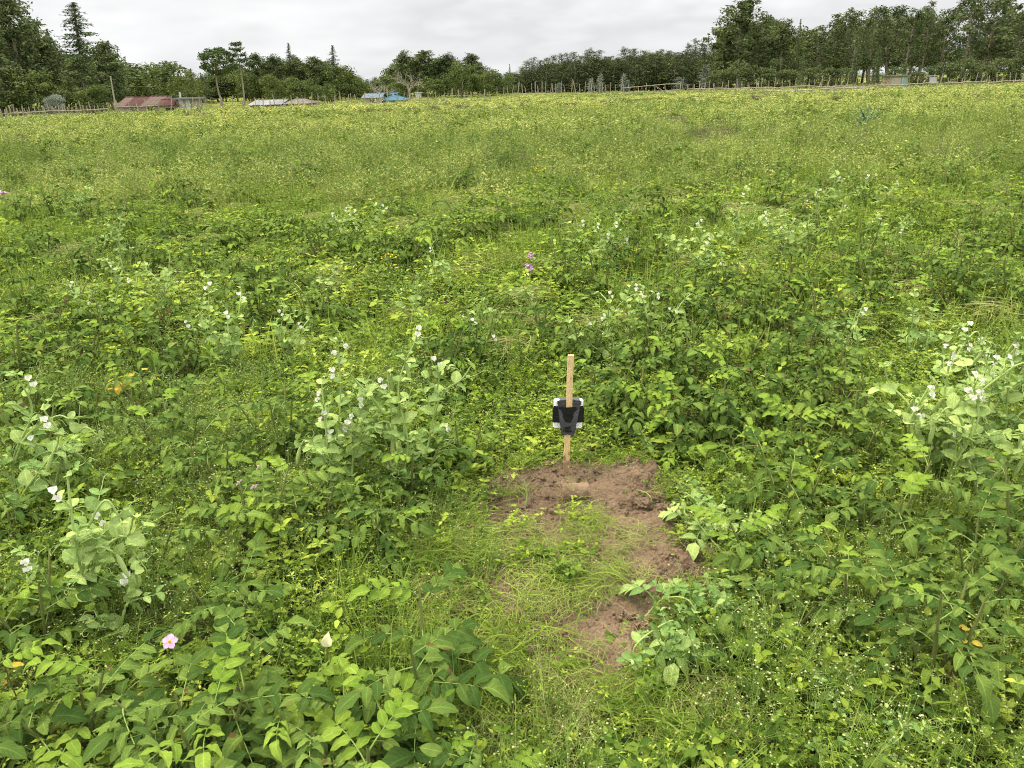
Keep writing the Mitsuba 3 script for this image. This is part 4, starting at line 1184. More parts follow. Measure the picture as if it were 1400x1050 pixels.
def single_bits():
    r = np.random.default_rng(77)
    # yellowing leaf clusters
    for px, py, n, lab in [(172, 562, 5, 'cluster of bright yellow dying leaves in the weeds at left'), (205, 550, 3, 'few yellowed leaves right of the brighter yellow cluster'), (42, 998, 2, 'orange yellow dying leaf near the bottom left corner'),
                           (1290, 945, 4, 'rusty yellow leaves at the foot of the lower right potato plant')]:
        key = key_of('yellow_leaves')
        o = gp(px, py + 20)
        for j in range(n):
            a = r.uniform(0, 6.28)
            q = o + np.array([r.normal(0, 0.02), r.normal(0, 0.02), 0.20 + r.uniform(0, 0.08)])
            put(key_of('leaf', key), YELLOW_PLY[j % 3], None, M=grow(q, (math.cos(a), math.sin(a), r.uniform(-0.3, 0.3)), (0, -0.5, 1), s=(22 if n > 4 else 13) * float(np.linalg.norm(q - EYE)) / F))
        mb = MB(); mb.add(tube(curve(o - [0, 0, 0.02], o + [0.005, 0, 0.12], o + [0, 0, 0.26], n=4), 0.002, 4))
        put(key + '__stem', mb.ply('brown_stem'), None)
        if n > 3:
            for j in range(3):
                a = r.uniform(0, 6.28)
                put(key_of('dead_leaf', key), DEAD_PLY[j], None, 'withered brown leaf', M=grow(o + [0, 0, 0.10], (math.cos(a), math.sin(a), -0.7), s=0.055))
        tag(key, lab, 'yellow leaves')
    # mustard-like yellow flowers
    for px, py, lab in [(531, 350, 'yellow umbel flower in the weeds beyond the pea vines at left'), (541, 366, 'smaller yellow flower just below the yellow umbel'), (745, 214, 'yellow flower cluster far up the field'), (1105, 282, 'yellow flower cluster in the upper right field'), (740, 232, 'lower yellow flower below the far yellow cluster')]:
        key = key_of('yellow_flower')
        b = gp(px, py + 45); e = at(px, py, b[1])
        mb = MB(); mb.add(tube(curve(b, (b + e) / 2 + [0.01, 0, 0], e, n=5), 0.0025, 4))
        k = np.linalg.norm(e - EYE) / F
        pts = [e + np.array([r.normal(0, 4 * k), r.normal(0, 4 * k), r.normal(0, 2.2 * k)]) for _ in range(14)]
        for q in pts:
            mb.add(tube(np.stack([e - [0, 0, 8 * k], (e + q) / 2, q]), 0.0008, 3))
        put(key + '__stalk', mb.ply('green_stem'), None)
        for q in pts:
            put(key_of('blossom', key), one(leaf_piece(0.9, 2, 2, 0.3, 0.2), 'yellow_petal', 1) if 0 else YB, None, M=grow(q, (r.normal(), r.normal(), 0.3), s=3.2 * k))
        tag(key, lab, 'flower')
    # pale torn leaf standing up, right edge blade, agave, grass tufts, dry stems
    key = 'pale_torn_leaf'
    o = at(447, 885, 1.62)
    put(key + '__blade', one(leaf_piece(0.75, 4, 5, 0.9, 0.5, 0.12, 0.5, r), 'pale_dry', 1), None, M=grow(o, (0.1, 0.1, 1), (0, -1, 0), s=0.04))
    mb = MB(); mb.add(tube(curve(o, o - [0.004, 0, 0.08], o - [0, 0, 0.26], n=4), 0.002, 4)); put(key + '__stalk', mb.ply('potato_stem'), None)
    tag(key, 'pale torn leaf standing upright between the potato plants at the bottom', 'leaf')
    key = 'tall_grass_blade'
    b = gp(1392, 610)
    for j, (tx, ty) in enumerate([(1386, 412), (1374, 470), (1398, 440)]):
        e = at(tx, ty, b[1])
        put(key_of('blade', key), one(leaf_piece(0.032, 2, 8, 0.4, 0.12, 0, 0.35), 'young_leaf', 5 + j), None, M=grow(b + [0.02 * j, 0, 0], e - b, (0, -1, 0.2), s=float(np.linalg.norm(e - b))))
    tag(key, 'tall bright grass blades rising at the right edge', 'grass')
    key = 'spiky_rosette'
    o = gp(1182, 182)
    src = one(leaf_piece(0.12, 2, 5, 0.5, 0.25, 0, 0.3), 'blue_leaf', 3)
    for j in range(26):
        a, e = j * 2.4, 0.35 + 1.1 * j / 26
        put(key_of('leaf', key), src, None, M=grow(o + [0, 0, 0.05], (math.cos(a) * math.cos(e), math.sin(a) * math.cos(e), math.sin(e)), s=0.80 * r.uniform(0.8, 1.1)))
    tag(key, 'blue green spiky rosette plant standing alone in the upper right field', 'plant')
    tuft = [grass_clump(870 + j, 60, 0.5, 0.06, 0.008, 0.35).ply('grass_blade') for j in range(2)]
    for px, py, s, lab in [(905, 300, 1.0, 'dark grass tuft in the field right of centre'), (330, 470, 0.5, 'grass tuft at left between potato plants'), (1180, 640, 0.5, 'grass tuft left of the tall right pea vine'), (940, 560, 0.5, 'upright grass tuft right of the stake'), (240, 285, 1.0, 'dark grass tuft in the far left field')]:
        put(key_of('grass_tuft'), tuft[_count.get('grass_tuft', 0) % 2], None, lab, 'grass', M=move(gp(px, py), r.uniform(0, 6), s))
    # woody stem lying at right, dry stalks
    for (a, b, lab, bs) in [((1205, 730), (1235, 790), 'thick brown woody stem lying below the upright right potato plant', 'brown_stem'), ((718, 700), (716, 655), 'thin pale forked seedling stem on the left of the dug plot', 'pale_stem')]:
        key = key_of('thin_stalk')
        p, q = gp(*a) + [0, 0, 0.04], gp(*b) + [0, 0, 0.03]
        if bs == 'pale_stem':
            p = gp(*a); q = at(b[0], b[1], p[1])
        mb = MB(); mb.add(tube(curve(p, (p + q) / 2 + [0.01, 0, 0.012], q, n=5), np.linspace(0.004, 0.0022, 10), 6))
        put(key + '__stalk', mb.ply(bs), None)
        for j in range(4):
            t = 0.3 + 0.2 * j
            o = p + (q - p) * t
            mb = MB(); mb.add(tube(np.stack([o, o + [0.02 * (-1) ** j, 0, 0.025], o + [0.03 * (-1) ** j, 0, 0.055]]), 0.0012, 4))
            put(key_of('twig', key), mb.ply(bs), None)
        tag(key, lab, 'stem')


YB = one(leaf_piece(0.9, 2, 2, 0.3, 0.2), 'yellow_petal', 1)
flat('pale_dry', (0.62, 0.60, 0.36), 0.6, 0.5)
single_bits()


# ------------------------------------------------------------------ trees


def leaves_at(rng, pts, size, W, droop, out=None):
    """Frames of small leaf sprays at the points."""
    n = len(pts)
    a = rng.uniform(0, 6.283, n)
    e = rng.normal(-droop, 0.55, n)
    d = np.stack([np.cos(a) * np.cos(e), np.sin(a) * np.cos(e), np.sin(e)], -1)
    up = rng.normal(0, 1, (n, 3)) + [0, 0, 0.9]
    z = up - d * (up * d).sum(1, keepdims=True)
    z /= np.linalg.norm(z, axis=1, keepdims=True)
    x = np.cross(d, z)
    s = size * rng.uniform(0.6, 1.4, n)
    M = np.zeros((n, 4, 4))
    M[:, :3, 0], M[:, :3, 1], M[:, :3, 2], M[:, :3, 3], M[:, 3, 3] = x * (s * W)[:, None], d * s[:, None], z * s[:, None], pts, 1
    return M


def blob(rng, c, r, n):
    v = rng.normal(0, 1, (n, 3))
    v /= np.linalg.norm(v, axis=1, keepdims=True)
    return c + v * np.asarray(r) * rng.random((n, 1)) ** 0.45


def tree_proto(kind, seed):
    """(trunk piece list, crown MB) of a tree 1 high."""
    rng = np.random.default_rng(seed)
    trunk, crown = MB(), MB()
    bend = rng.normal(0, 0.03, 2)
    def axis(t):
        return np.array([bend[0] * math.sin(t * 4), bend[1] * math.sin(t * 3.3), t])
    P = np.array([axis(t) for t in np.linspace(0, 0.97, 12)])
    if kind == 'gum':                                                       # tall, open, clumped
        trunk.add(tube(P, np.linspace(0.013, 0.002, 12), 6))
        for k in range(46):
            t = 0.14 + 0.85 * (k + rng.random()) / 46
            a = k * 2.4 + rng.normal(0, 0.4)
            L = 0.185 * math.sin(math.pi * min(0.97, 0.22 + 0.78 * t)) ** 0.8 * rng.uniform(0.35, 1.15) + 0.01
            o = axis(t * 0.86); e = axis(t * 0.86 + 0.10) + np.array([math.cos(a) * L, math.sin(a) * L, rng.uniform(-0.03, 0.05)])
            trunk.add(tube(curve(o, (o + e) / 2 - [0, 0, 0.01], e, n=3), 0.0022, 3))
            for q, rr in ((e, 1.0), ((o * 0.4 + e * 0.6), 0.8)):
                crown.many(QUAD, leaves_at(rng, blob(rng, q + rng.normal(0, 0.012, 3), np.array([0.046, 0.046, 0.056]) * rr * rng.uniform(0.7, 1.35), 62), 0.027, 0.45, 0.7), rng.integers(0, 400, 62))
    elif kind == 'slim_gum':                                                # tall bare trunk, feathery tufts high up
        trunk.add(tube(P, np.linspace(0.012, 0.002, 12), 6))
        for k in range(44):
            t = 0.22 + 0.76 * (k + rng.random()) / 44
            a = k * 2.4 + rng.normal(0, 0.5)
            L = (0.115 * math.sin(math.pi * min(0.96, 0.15 + 0.85 * (t - 0.25) / 0.75)) ** 0.7 + 0.012) * rng.uniform(0.4, 1.25)
            o = axis(t * 0.9); e = axis(t * 0.9 + 0.09) + np.array([math.cos(a) * L, math.sin(a) * L, rng.uniform(-0.02, 0.03)])
            trunk.add(tube(curve(o, (o + e) / 2 - [0, 0, 0.01], e, n=3), 0.0020, 3))
            crown.many(QUAD, leaves_at(rng, blob(rng, e, np.array([0.040, 0.040, 0.056]) * rng.uniform(0.6, 1.35), 76), 0.024, 0.42, 0.8), rng.integers(0, 400, 76))
    elif kind == 'young_gum':                                               # slender plantation tree
        trunk.add(tube(P, np.linspace(0.010, 0.002, 12), 5))
        for k in range(44):
            t = 0.10 + 0.88 * (k + rng.random()) / 44
            a = k * 2.4 + rng.normal(0, 0.4)
            L = (0.120 * (1 - t) ** 0.55 + 0.012) * rng.uniform(0.6, 1.25) * (0.6 if t < 0.3 else 1)
            o = axis(t); e = o + np.array([math.cos(a) * L, math.sin(a) * L, L * rng.uniform(0.3, 1.0)])
            n = 46
            pts = o + (e - o) * rng.random((n, 1)) ** 0.7 + rng.normal(0, 0.020, (n, 3)) * (0.6 + 0.6 * (1 - t))
            crown.many(QUAD, leaves_at(rng, pts, 0.028 * (0.6 + 0.5 * (1 - t)), 0.42, 0.6), rng.integers(0, 400, n))
    elif kind == 'cypress':                                                 # ragged pointed conifer, drooping boughs
        trunk.add(tube(P, np.linspace(0.016, 0.002, 12), 6))
        for k in range(104):
            t = 0.10 + 0.89 * ((k + rng.random()) / 104) ** 0.85
            a = k * 2.4 + rng.normal(0, 0.5)
            L = (0.27 * (1 - t) ** 0.95 + 0.004) * rng.uniform(0.45, 1.3)
            o = axis(t); e = o + np.array([math.cos(a) * L, math.sin(a) * L, L * rng.uniform(-0.45, 0.15)])
            n = 40
            s = rng.random((n, 1))
            pts = o + (e - o) * s + np.array([0, 0, 0.10]) * L * s * (1 - s) * 4 + rng.normal(0, 1, (n, 3)) * np.array([0.014, 0.014, 0.008]) * (0.4 + 0.8 * (1 - t))
            crown.many(QUAD, leaves_at(rng, pts, 0.023 * (0.48 + 0.85 * (1 - t)), 0.36, 0.5), rng.integers(0, 400, n))
            trunk.add(tube(np.stack([o, (o + e) / 2, e]), 0.0016, 3))
    elif kind == 'umbrella':                                                # bare trunk, a few flat whorls
        trunk.add(tube(P, np.linspace(0.014, 0.003, 12), 6))
        for w in range(5):
            t = 0.62 + 0.085 * w
            for k in range(7):
                a = k * 0.9 + w + rng.normal(0, 0.2)
                L = 0.17 * (1.05 - 0.16 * w) * rng.uniform(0.7, 1.15)
                o = axis(t); e = o + np.array([math.cos(a) * L, math.sin(a) * L, L * 0.30])
                trunk.add(tube(np.stack([o, (o + e) / 2 - [0, 0, 0.008], e]), 0.003, 3))
                n = 26
                pts = o + (e - o) * rng.uniform(0.35, 1.05, (n, 1)) + rng.normal(0, 0.010, (n, 3))
                crown.many(QUAD, leaves_at(rng, pts, 0.042, 0.35, -0.1), rng.integers(0, 400, n))
    elif kind == 'round':                                                   # round crown on a clear trunk
        trunk.add(tube(P[:10], np.linspace(0.016, 0.006, 10), 6))
        for k in range(46):
            a, z = k * 2.4, rng.uniform(-1, 1)
            rr = math.sqrt(1 - z * z)
            c = np.array([0.20 * rr * math.cos(a), 0.20 * rr * math.sin(a), 0.76 + 0.19 * z]) * [1, 1, 1] + rng.normal(0, 0.015, 3)
            o = axis(0.55 + 0.2 * rng.random())
            trunk.add(tube(np.stack([o, (o + c) / 2, c]), 0.003, 3))
            crown.many(QUAD, leaves_at(rng, blob(rng, c, (0.06, 0.06, 0.045), 70), 0.032, 0.6, 0.1), rng.integers(0, 400, 70))
    elif kind == 'bush':                                                    # dense crown down to the ground
        trunk.add(tube(P[:8], np.linspace(0.02, 0.006, 8), 5))
        for k in range(56):
            a, z = k * 2.4, rng.uniform(-0.85, 1)
            rr = math.sqrt(1 - z * z)
            c = np.array([0.42 * rr * math.cos(a), 0.42 * rr * math.sin(a), 0.50 + 0.42 * z]) * rng.uniform(0.75, 1.08) + [0, 0, 0.03]
            crown.many(QUAD, leaves_at(rng, blob(rng, c, (0.13, 0.13, 0.10), 62), 0.055, 0.5, 0.2), rng.integers(0, 400, 62))
    return trunk, crown


PROTO = {}
for kind, bs, seeds in (('gum', 'gum_leaf', 5), ('young_gum', 'young_gum_leaf', 5), ('slim_gum', 'gum_leaf', 5), ('cypress', 'conifer_leaf', 3), ('umbrella', 'conifer_leaf', 1), ('round', 'broad_leaf', 2), ('bush', 'broad_leaf', 3)):
    for s in range(seeds):
        tr, cr = tree_proto(kind, 2000 + s * 17 + len(PROTO))
        v, f, u = np.vstack(cr.v), np.vstack(cr.f), np.vstack(cr.u)
        PROTO.setdefault(kind, []).append((tr.ply('bark'), {b: mikit.ply((v, f), b, smooth=True, uv=u) for b in {bs, *({'silver_leaf'} if kind in ('bush', 'young_gum') else ()), *({'conifer_leaf'} if kind == 'round' else ()), *({'heather_leaf', 'gum_leaf'} if kind == 'bush' else ())}}))
DEFAULT = {'slim_gum': 'gum_leaf', 'gum': 'gum_leaf', 'young_gum': 'young_gum_leaf', 'cypress': 'conifer_leaf', 'umbrella': 'conifer_leaf', 'round': 'broad_leaf', 'bush': 'broad_leaf'}
HALF = {'slim_gum': 0.125, 'gum': 0.20, 'young_gum': 0.125, 'cypress': 0.24, 'umbrella': 0.17, 'round': 0.25, 'bush': 0.5}
tree_n = 0


def tree(name, kind, px, top, w, d, label, cat='tree', group=None, bsdf=None):
    """A tree in pixel column px at distance d, its tip at pixel row top, w pixels wide."""
    global tree_n
    tree_n += 1
    shift = 0.0
    b = col(px, d)
    H = 5.0
    for _ in range(8):
        y = project(b + [0, 0, H])[1]
        H += (y - top) * d / F
    H = max(H, 0.4)
    for _ in range(4):                                                      # the upper crown, not the foot, stands in the column
        b = col(px + shift, d)
        shift += px - project(b + [0, 0, 0.75 * H])[0]
    b = col(px + shift, d)
    sx = (w / 2 * d / F) / HALF[kind]
    tr, cr = PROTO[kind][tree_n % len(PROTO[kind])]
    M = rotz(tree_n * 1.9)
    M[:3, :3] = np.diag([sx, sx, H]) @ M[:3, :3]
    M[:3, 3] = b - [0, 0, 0.1]
    key = key_of(name)
    put(key + '__trunk', tr, None, M=M)
    put(key + '__crown', cr[bsdf or DEFAULT[kind]], None, M=M)
    tag(key, label, cat, group)
    return key


gl = 'trees at the left end of the tree line'
tree('gum_tree', 'gum', 12, -22, 84, 88, 'tallest gum tree at the left edge, its top cut by the frame', group=gl)
tree('gum_tree', 'gum', 44, 24, 76, 92, 'gum tree just right of the one cut by the left edge', group=gl)
tree('conifer', 'cypress', 106, 1, 150, 96, 'tall pointed conifer towering over the left trees', group=gl)
tree('conifer', 'cypress', 70, 37, 44, 97, 'shorter pointed conifer left of the towering one', group=gl)
tree('gum_tree', 'gum', 143, 52, 62, 93, 'gum tree right of the towering conifer', group=gl)
tree('gum_tree', 'gum', 108, 72, 54, 86, 'brighter gum tree in front of the towering conifer', group=gl)
tree('gum_tree', 'gum', -12, 60, 70, 84, 'gum tree at the left edge below the tallest one', group=gl)
tree('broadleaf_tree', 'bush', 205, 80, 92, 124, 'broad rounded dark tree behind the rusty roofed house', group=gl)
tree('broadleaf_tree', 'bush', 168, 92, 52, 120, 'lower dark tree left of the broad rounded one', group=gl)
tree('broadleaf_tree', 'bush', 40, 90, 62, 85, 'bushy olive tree at the foot of the left gum trees', group=gl)
tree('broadleaf_tree', 'bush', 125, 112, 44, 84, 'low bushy tree left of the leaning pole', group=gl)
tree('broadleaf_tree', 'bush', 85, 108, 40, 86, 'low dark bushy tree behind the silvery shrub', group=gl)
tree('broadleaf_tree', 'bush', 8, 105, 44, 84, 'low dark bushy tree at the left edge', group=gl)
tree('silver_shrub', 'bush', 73, 126, 25, 80, 'small silvery white shrub in front of the left trees', 'shrub', bsdf='silver_leaf')
gm = 'trees behind the farmhouses'
tree('broadleaf_tree', 'bush', 252, 96, 46, 118, 'dark rounded tree behind the grey shed', group=gm)
tree('conifer', 'cypress', 262, 92, 26, 124, 'small conifer just right of the grey shed', group=gm)
tree('conifer', 'cypress', 276, 98, 24, 126, 'second small conifer right of the grey shed', group=gm)
tree('round_tree', 'round', 296, 63, 46, 105, 'dark tree with a round crown on a bare leaning trunk', group=gm, bsdf='conifer_leaf')
tree('umbrella_tree', 'umbrella', 325, 57, 32, 105, 'sparse tree with flat tiers on a bare trunk beside the round one', group=gm)
for i, (px, top, w, kind, lab) in enumerate([(350, 70, 46, 'gum', 'gum tree right of the flat tiered tree'), (374, 73, 44, 'gum', 'gum tree behind the yellowish round tree'), (396, 57, 34, 'cypress', 'sparse pointed conifer above the long pale roof'), (404, 74, 46, 'gum', 'gum tree right of the sparse pointed conifer'), (430, 74, 44, 'gum', 'gum tree between the two pointed conifers'),
                                             (456, 60, 42, 'cypress', 'second sparse pointed conifer, nearer the blue roof'), (462, 86, 50, 'bush', 'rounded tree below the second pointed conifer'), (484, 100, 36, 'bush', 'low rounded tree left of the cream gable'), (340, 92, 40, 'bush', 'rounded tree left of the long pale roof')]):
    tree('gum_tree' if kind == 'gum' else 'conifer' if kind == 'cypress' else 'broadleaf_tree', kind, px, top, w, 128, lab, group=gm)
tree('broadleaf_tree', 'bush', 371, 98, 30, 116, 'yellowish round tree above the long pale roof', group=gm)
tree('broadleaf_tree', 'bush', 408, 104, 48, 117, 'dense round tree above the brown roof', group=gm)
tree('broadleaf_tree', 'bush', 442, 112, 36, 116, 'bright low tree right of the brown roof', group=gm)
for i, px in enumerate((478, 490, 502, 513, 524, 536)):
    tree('distant_tree', 'young_gum', px, (100, 106, 107, 104, 107, 103)[i], 20, 160, f'small distant tree behind the blue roofs, {ORD[i]} from the left', group='distant trees behind the blue roofs')
for i, (px, top, w, kind, lab) in enumerate([(552, 68, 44, 'gum', 'gum tree with open crown behind the bare tree'), (578, 66, 52, 'gum', 'tall gum tree right above the bare tree'), (606, 76, 44, 'gum', 'gum tree right of the tall one above the bare tree'), (612, 70, 30, 'gum', 'narrow gum tree in the middle clump'), (645, 72, 46, 'gum', 'gum tree at the right of the middle clump'), (630, 84, 46, 'bush', 'bright green tree in front of the middle clump'),
                                             (664, 92, 42, 'bush', 'rounded tree at the right end of the middle clump'), (690, 98, 30, 'bush', 'low rounded tree where the plantation begins'), (590, 104, 44, 'bush', 'dark bushy tree right of the bare tree'), (545, 108, 34, 'bush', 'dark bushy tree left of the bare tree'), (697, 86, 13, 'cypress', 'thin dark conifer where the plantation begins')]):
    tree('gum_tree' if kind == 'gum' else 'conifer' if kind == 'cypress' else 'broadleaf_tree', kind, px, top, w, 126 if kind != 'bush' else 118, lab, group='middle clump of trees')
r = np.random.default_rng(55)
tops = np.array([[700, 97], [730, 82], [765, 74], [805, 70], [840, 72], [870, 62], [890, 66], [930, 66], [950, 56], [975, 64], [990, 60]])
row = np.linspace(704, 992, 34)
for i, px in enumerate(row):
    top = np.interp(px, tops[:, 0], tops[:, 1]) + r.uniform(-6, 6)
    tree('plantation_gum_tree', 'young_gum', px + r.uniform(-3, 3), top, r.uniform(24, 36), 140 + r.uniform(-3, 3), f'slender gum tree of the plantation front row, {ORD[i]} from the left', group='gum trees in the plantation row')
for i, px in enumerate((765, 808, 822, 853, 858, 928, 965)):
    tree('silvery_young_gum', 'young_gum', px, (112, 106, 100, 100, 108, 104, 86)[i], 13 if i < 5 else 22, 128, f'silvery blue young gum before the plantation, {ORD[i]} from the left', group='silvery young gums before the plantation', bsdf='silver_leaf')
gr = 'big gum trees at right'
BIG = [(1018, -8, 84, 'tallest spreading gum tree right of the plantation'), (998, 48, 42, 'narrow gum tree at the left foot of the spreading one'), (1046, 18, 60, 'reddish gum tree right of the spreading one'), (1074, 24, 52, 'dark gum tree left of the small dark cypress'), (1118, 36, 50, 'gum tree right of the small dark cypress'),
       (1148, 18, 50, 'gum tree above the pair of young conifers'), (1168, 10, 44, 'taller gum tree behind the pair of young conifers'), (1199, 4, 44, 'gum tree directly above the young bright conifer'), (1226, 7, 52, 'broad gum tree above the cream hut'), (1248, 12, 40, 'gum tree right of the cream hut'), (1266, 2, 36, 'slim gum tree above the white shelter'),
       (1300, 6, 54, 'open crowned gum tree with sky showing at its left'), (1326, -10, 50, 'open crowned gum tree, second from the right gap'), (1352, -26, 56, 'high gum tree cut by the top edge near the right'), (1376, -30, 50, 'gum tree cut by the top edge, next to the last'), (1404, 20, 60, 'dark gum tree at the right edge')]
for i, (px, top, w, lab) in enumerate(BIG):
    tree('gum_tree', 'gum' if i < 4 else 'slim_gum', px, top, w * (1 if i < 4 else 0.85), 118 + (i % 3) * 5, lab, group=gr)
tree('conifer', 'cypress', 1093, 23, 20, 124, 'small dark cypress tip between the big right gum trees')
tree('conifer', 'cypress', 1097, 68, 20, 106, 'young conifer left of the bright one before the right gums', group='young conifers before the right gums')
tree('conifer', 'cypress', 1201, 60, 32, 104, 'bright young conifer left of the cream hut', group='young conifers before the right gums')
tree('conifer', 'cypress', 1172, 58, 32, 108, 'young conifer just left of the bright one', group='young conifers before the right gums')
for i, (px, top, w) in enumerate([(985, 92, 36), (1010, 84, 40), (1040, 88, 44), (1070, 92, 40), (1100, 92, 36), (1125, 88, 40), (1150, 90, 36), (1230, 86, 34), (1262, 88, 34), (1290, 82, 36), (1320, 78, 36), (1345, 84, 36), (1375, 76, 40), (1402, 70, 40)]):
    tree('undergrowth_bush', 'bush', px, top, w, 114, f'dark bush under the right gum trees, {ORD[i]} from the left', 'bush', 'bushes under the right gum trees', bsdf='gum_leaf')

wood = Stuff('woodland', 'dense dark woodland behind the front trees')
for kind in ('gum', 'young_gum', 'bush', 'slim_gum'):
    tr, cr = PROTO[kind][0]
    wood.group(trunks=tr, crowns=cr[DEFAULT[kind]])
skyline = np.array([[0, 10], [40, 30], [75, 45], [110, 60], [160, 68], [200, 84], [250, 98], [285, 92], [330, 78], [380, 76], [440, 78], [475, 92], [500, 106], [530, 105], [548, 74], [600, 74], [650, 76], [690, 98], [740, 84], [820, 74], [900, 68], [985, 62], [1000, 10], [1060, 22], [1100, 42], [1150, 26], [1200, 12], [1270, 12], [1290, 50], [1345, 45], [1360, 0], [1400, 10]])
for k in range(290):
    px = -20 + 1440 * (k + r.random()) / 210 if k < 210 else 696 + 300 * (k - 210 + r.random()) / 80
    if 1280 < px < 1375 and r.random() < 0.65:
        continue
    d = r.uniform(136, 175) if px < 690 or px > 990 else r.uniform(146, 175)
    if px < 160:
        d = r.uniform(102, 130)
    top = np.interp(px, skyline[:, 0], skyline[:, 1]) + r.uniform(2, 22)
    b = col(px, d)
    H = 5.0
    for _ in range(6):
        H += (project(b + [0, 0, H])[1] - top) * d / F
    w = 1 if 690 < px < 990 else 3 if px > 1090 else (0 if r.random() < 0.45 else 2)
    sx = (r.uniform(32, 56) / 2 * d / F) / HALF[('gum', 'young_gum', 'bush', 'slim_gum')[w]] * (0.8 if w == 3 else 1)
    m = rotz(r.uniform(0, 6)); m[:3, :3] = np.diag([sx, sx, max(H, 2)]) @ m[:3, :3]; m[:3, 3] = b
    wood.k += 1
    scene[f'woodland__{wood.k:04d}'] = {'type': 'instance', 'sg': {'type': 'ref', 'id': wood.groups[w]}, 'to_world': T(m.tolist())}


def bare_tree(px, top, w, d, label, seed):
    rng = np.random.default_rng(seed)
    b = col(px, d)
    H = b[2] * 0 + (project(b)[1] - top) * d / F
    key = key_of('bare_tree')
    tr, br = MB(), MB()
    tr.add(tube(curve(b - [0, 0, 0.2], b + [0.1, 0, H * 0.2], b + [0.0, 0, H * 0.38], n=4), np.linspace(0.16, 0.10, 8), 6))
    def rec(o, d_, L, r_, n):
        e = o + d_ * L
        br.add(tube(curve(o, (o + e) / 2 + rng.normal(0, 0.06 * L, 3), e, n=3), np.linspace(r_, r_ * 0.6, 5), 3))
        if n:
            for _ in range(3):
                rec(o + (e - o) * rng.uniform(0.55, 1.0), unit(d_ + rng.normal(0, 0.55, 3) + [0, 0, 0.08]), L * rng.uniform(0.55, 0.8), r_ * 0.62, n - 1)
    for k in range(7):
        a = k * 0.9 + rng.normal(0, 0.2)
        e = rng.uniform(0.15, 1.2)
        rec(b + [0, 0, H * rng.uniform(0.22, 0.38)], unit((math.cos(a) * math.cos(e), math.sin(a) * math.cos(e), math.sin(e))), w / 2 * d / F * 0.52, 0.055, 3)
    put(key + '__trunk', tr.ply('post_wood'), None)
    put(key + '__branches', br.ply('post_wood'), None, kind='stuff')
    tag(key, label, 'tree')


bare_tree(560, 101, 48, 108, 'leafless grey tree right of the blue roof', 5)
bare_tree(522, 116, 40, 112, 'leafless grey shrub behind the blue roofs', 6)


# ------------------------------------------------------------------ houses
def corrugated(p00, p10, p11, p01, thick=0.03, n=60, amp=0.022):
    """A roof sheet between four corners (eaves left, eaves right, ridge right, ridge left) with ribs running up the slope."""
    p00, p10, p11, p01 = map(np.asarray, (p00, p10, p11, p01))
    nr = unit(np.cross(p10 - p00, p01 - p00))
    s = np.linspace(0, 1, n * 2 + 1)
    h = amp * np.where(np.arange(n * 2 + 1) % 2, 1.0, -1.0)
    lo = p00 + (p10 - p00) * s[:, None] + nr * h[:, None]
    hi = p01 + (p11 - p01) * s[:, None] + nr * h[:, None]
    v = np.concatenate([lo, hi, lo - nr * thick, hi - nr * thick])
    m = len(s)
    q = np.arange(m - 1)
    f = np.vstack([np.stack([q, q + 1, q + m + 1], 1), np.stack([q, q + m + 1, q + m], 1)])
    g = f[:, ::-1] + 2 * m
    e = np.vstack([np.stack([q, q + 2 * m, q + 1], 1), np.stack([q + 1, q + 2 * m, q + 2 * m + 1], 1), np.stack([q + m, q + m + 1, q + 3 * m], 1), np.stack([q + m + 1, q + 3 * m + 1, q + 3 * m], 1)])
    return v, np.vstack([f, g, e])


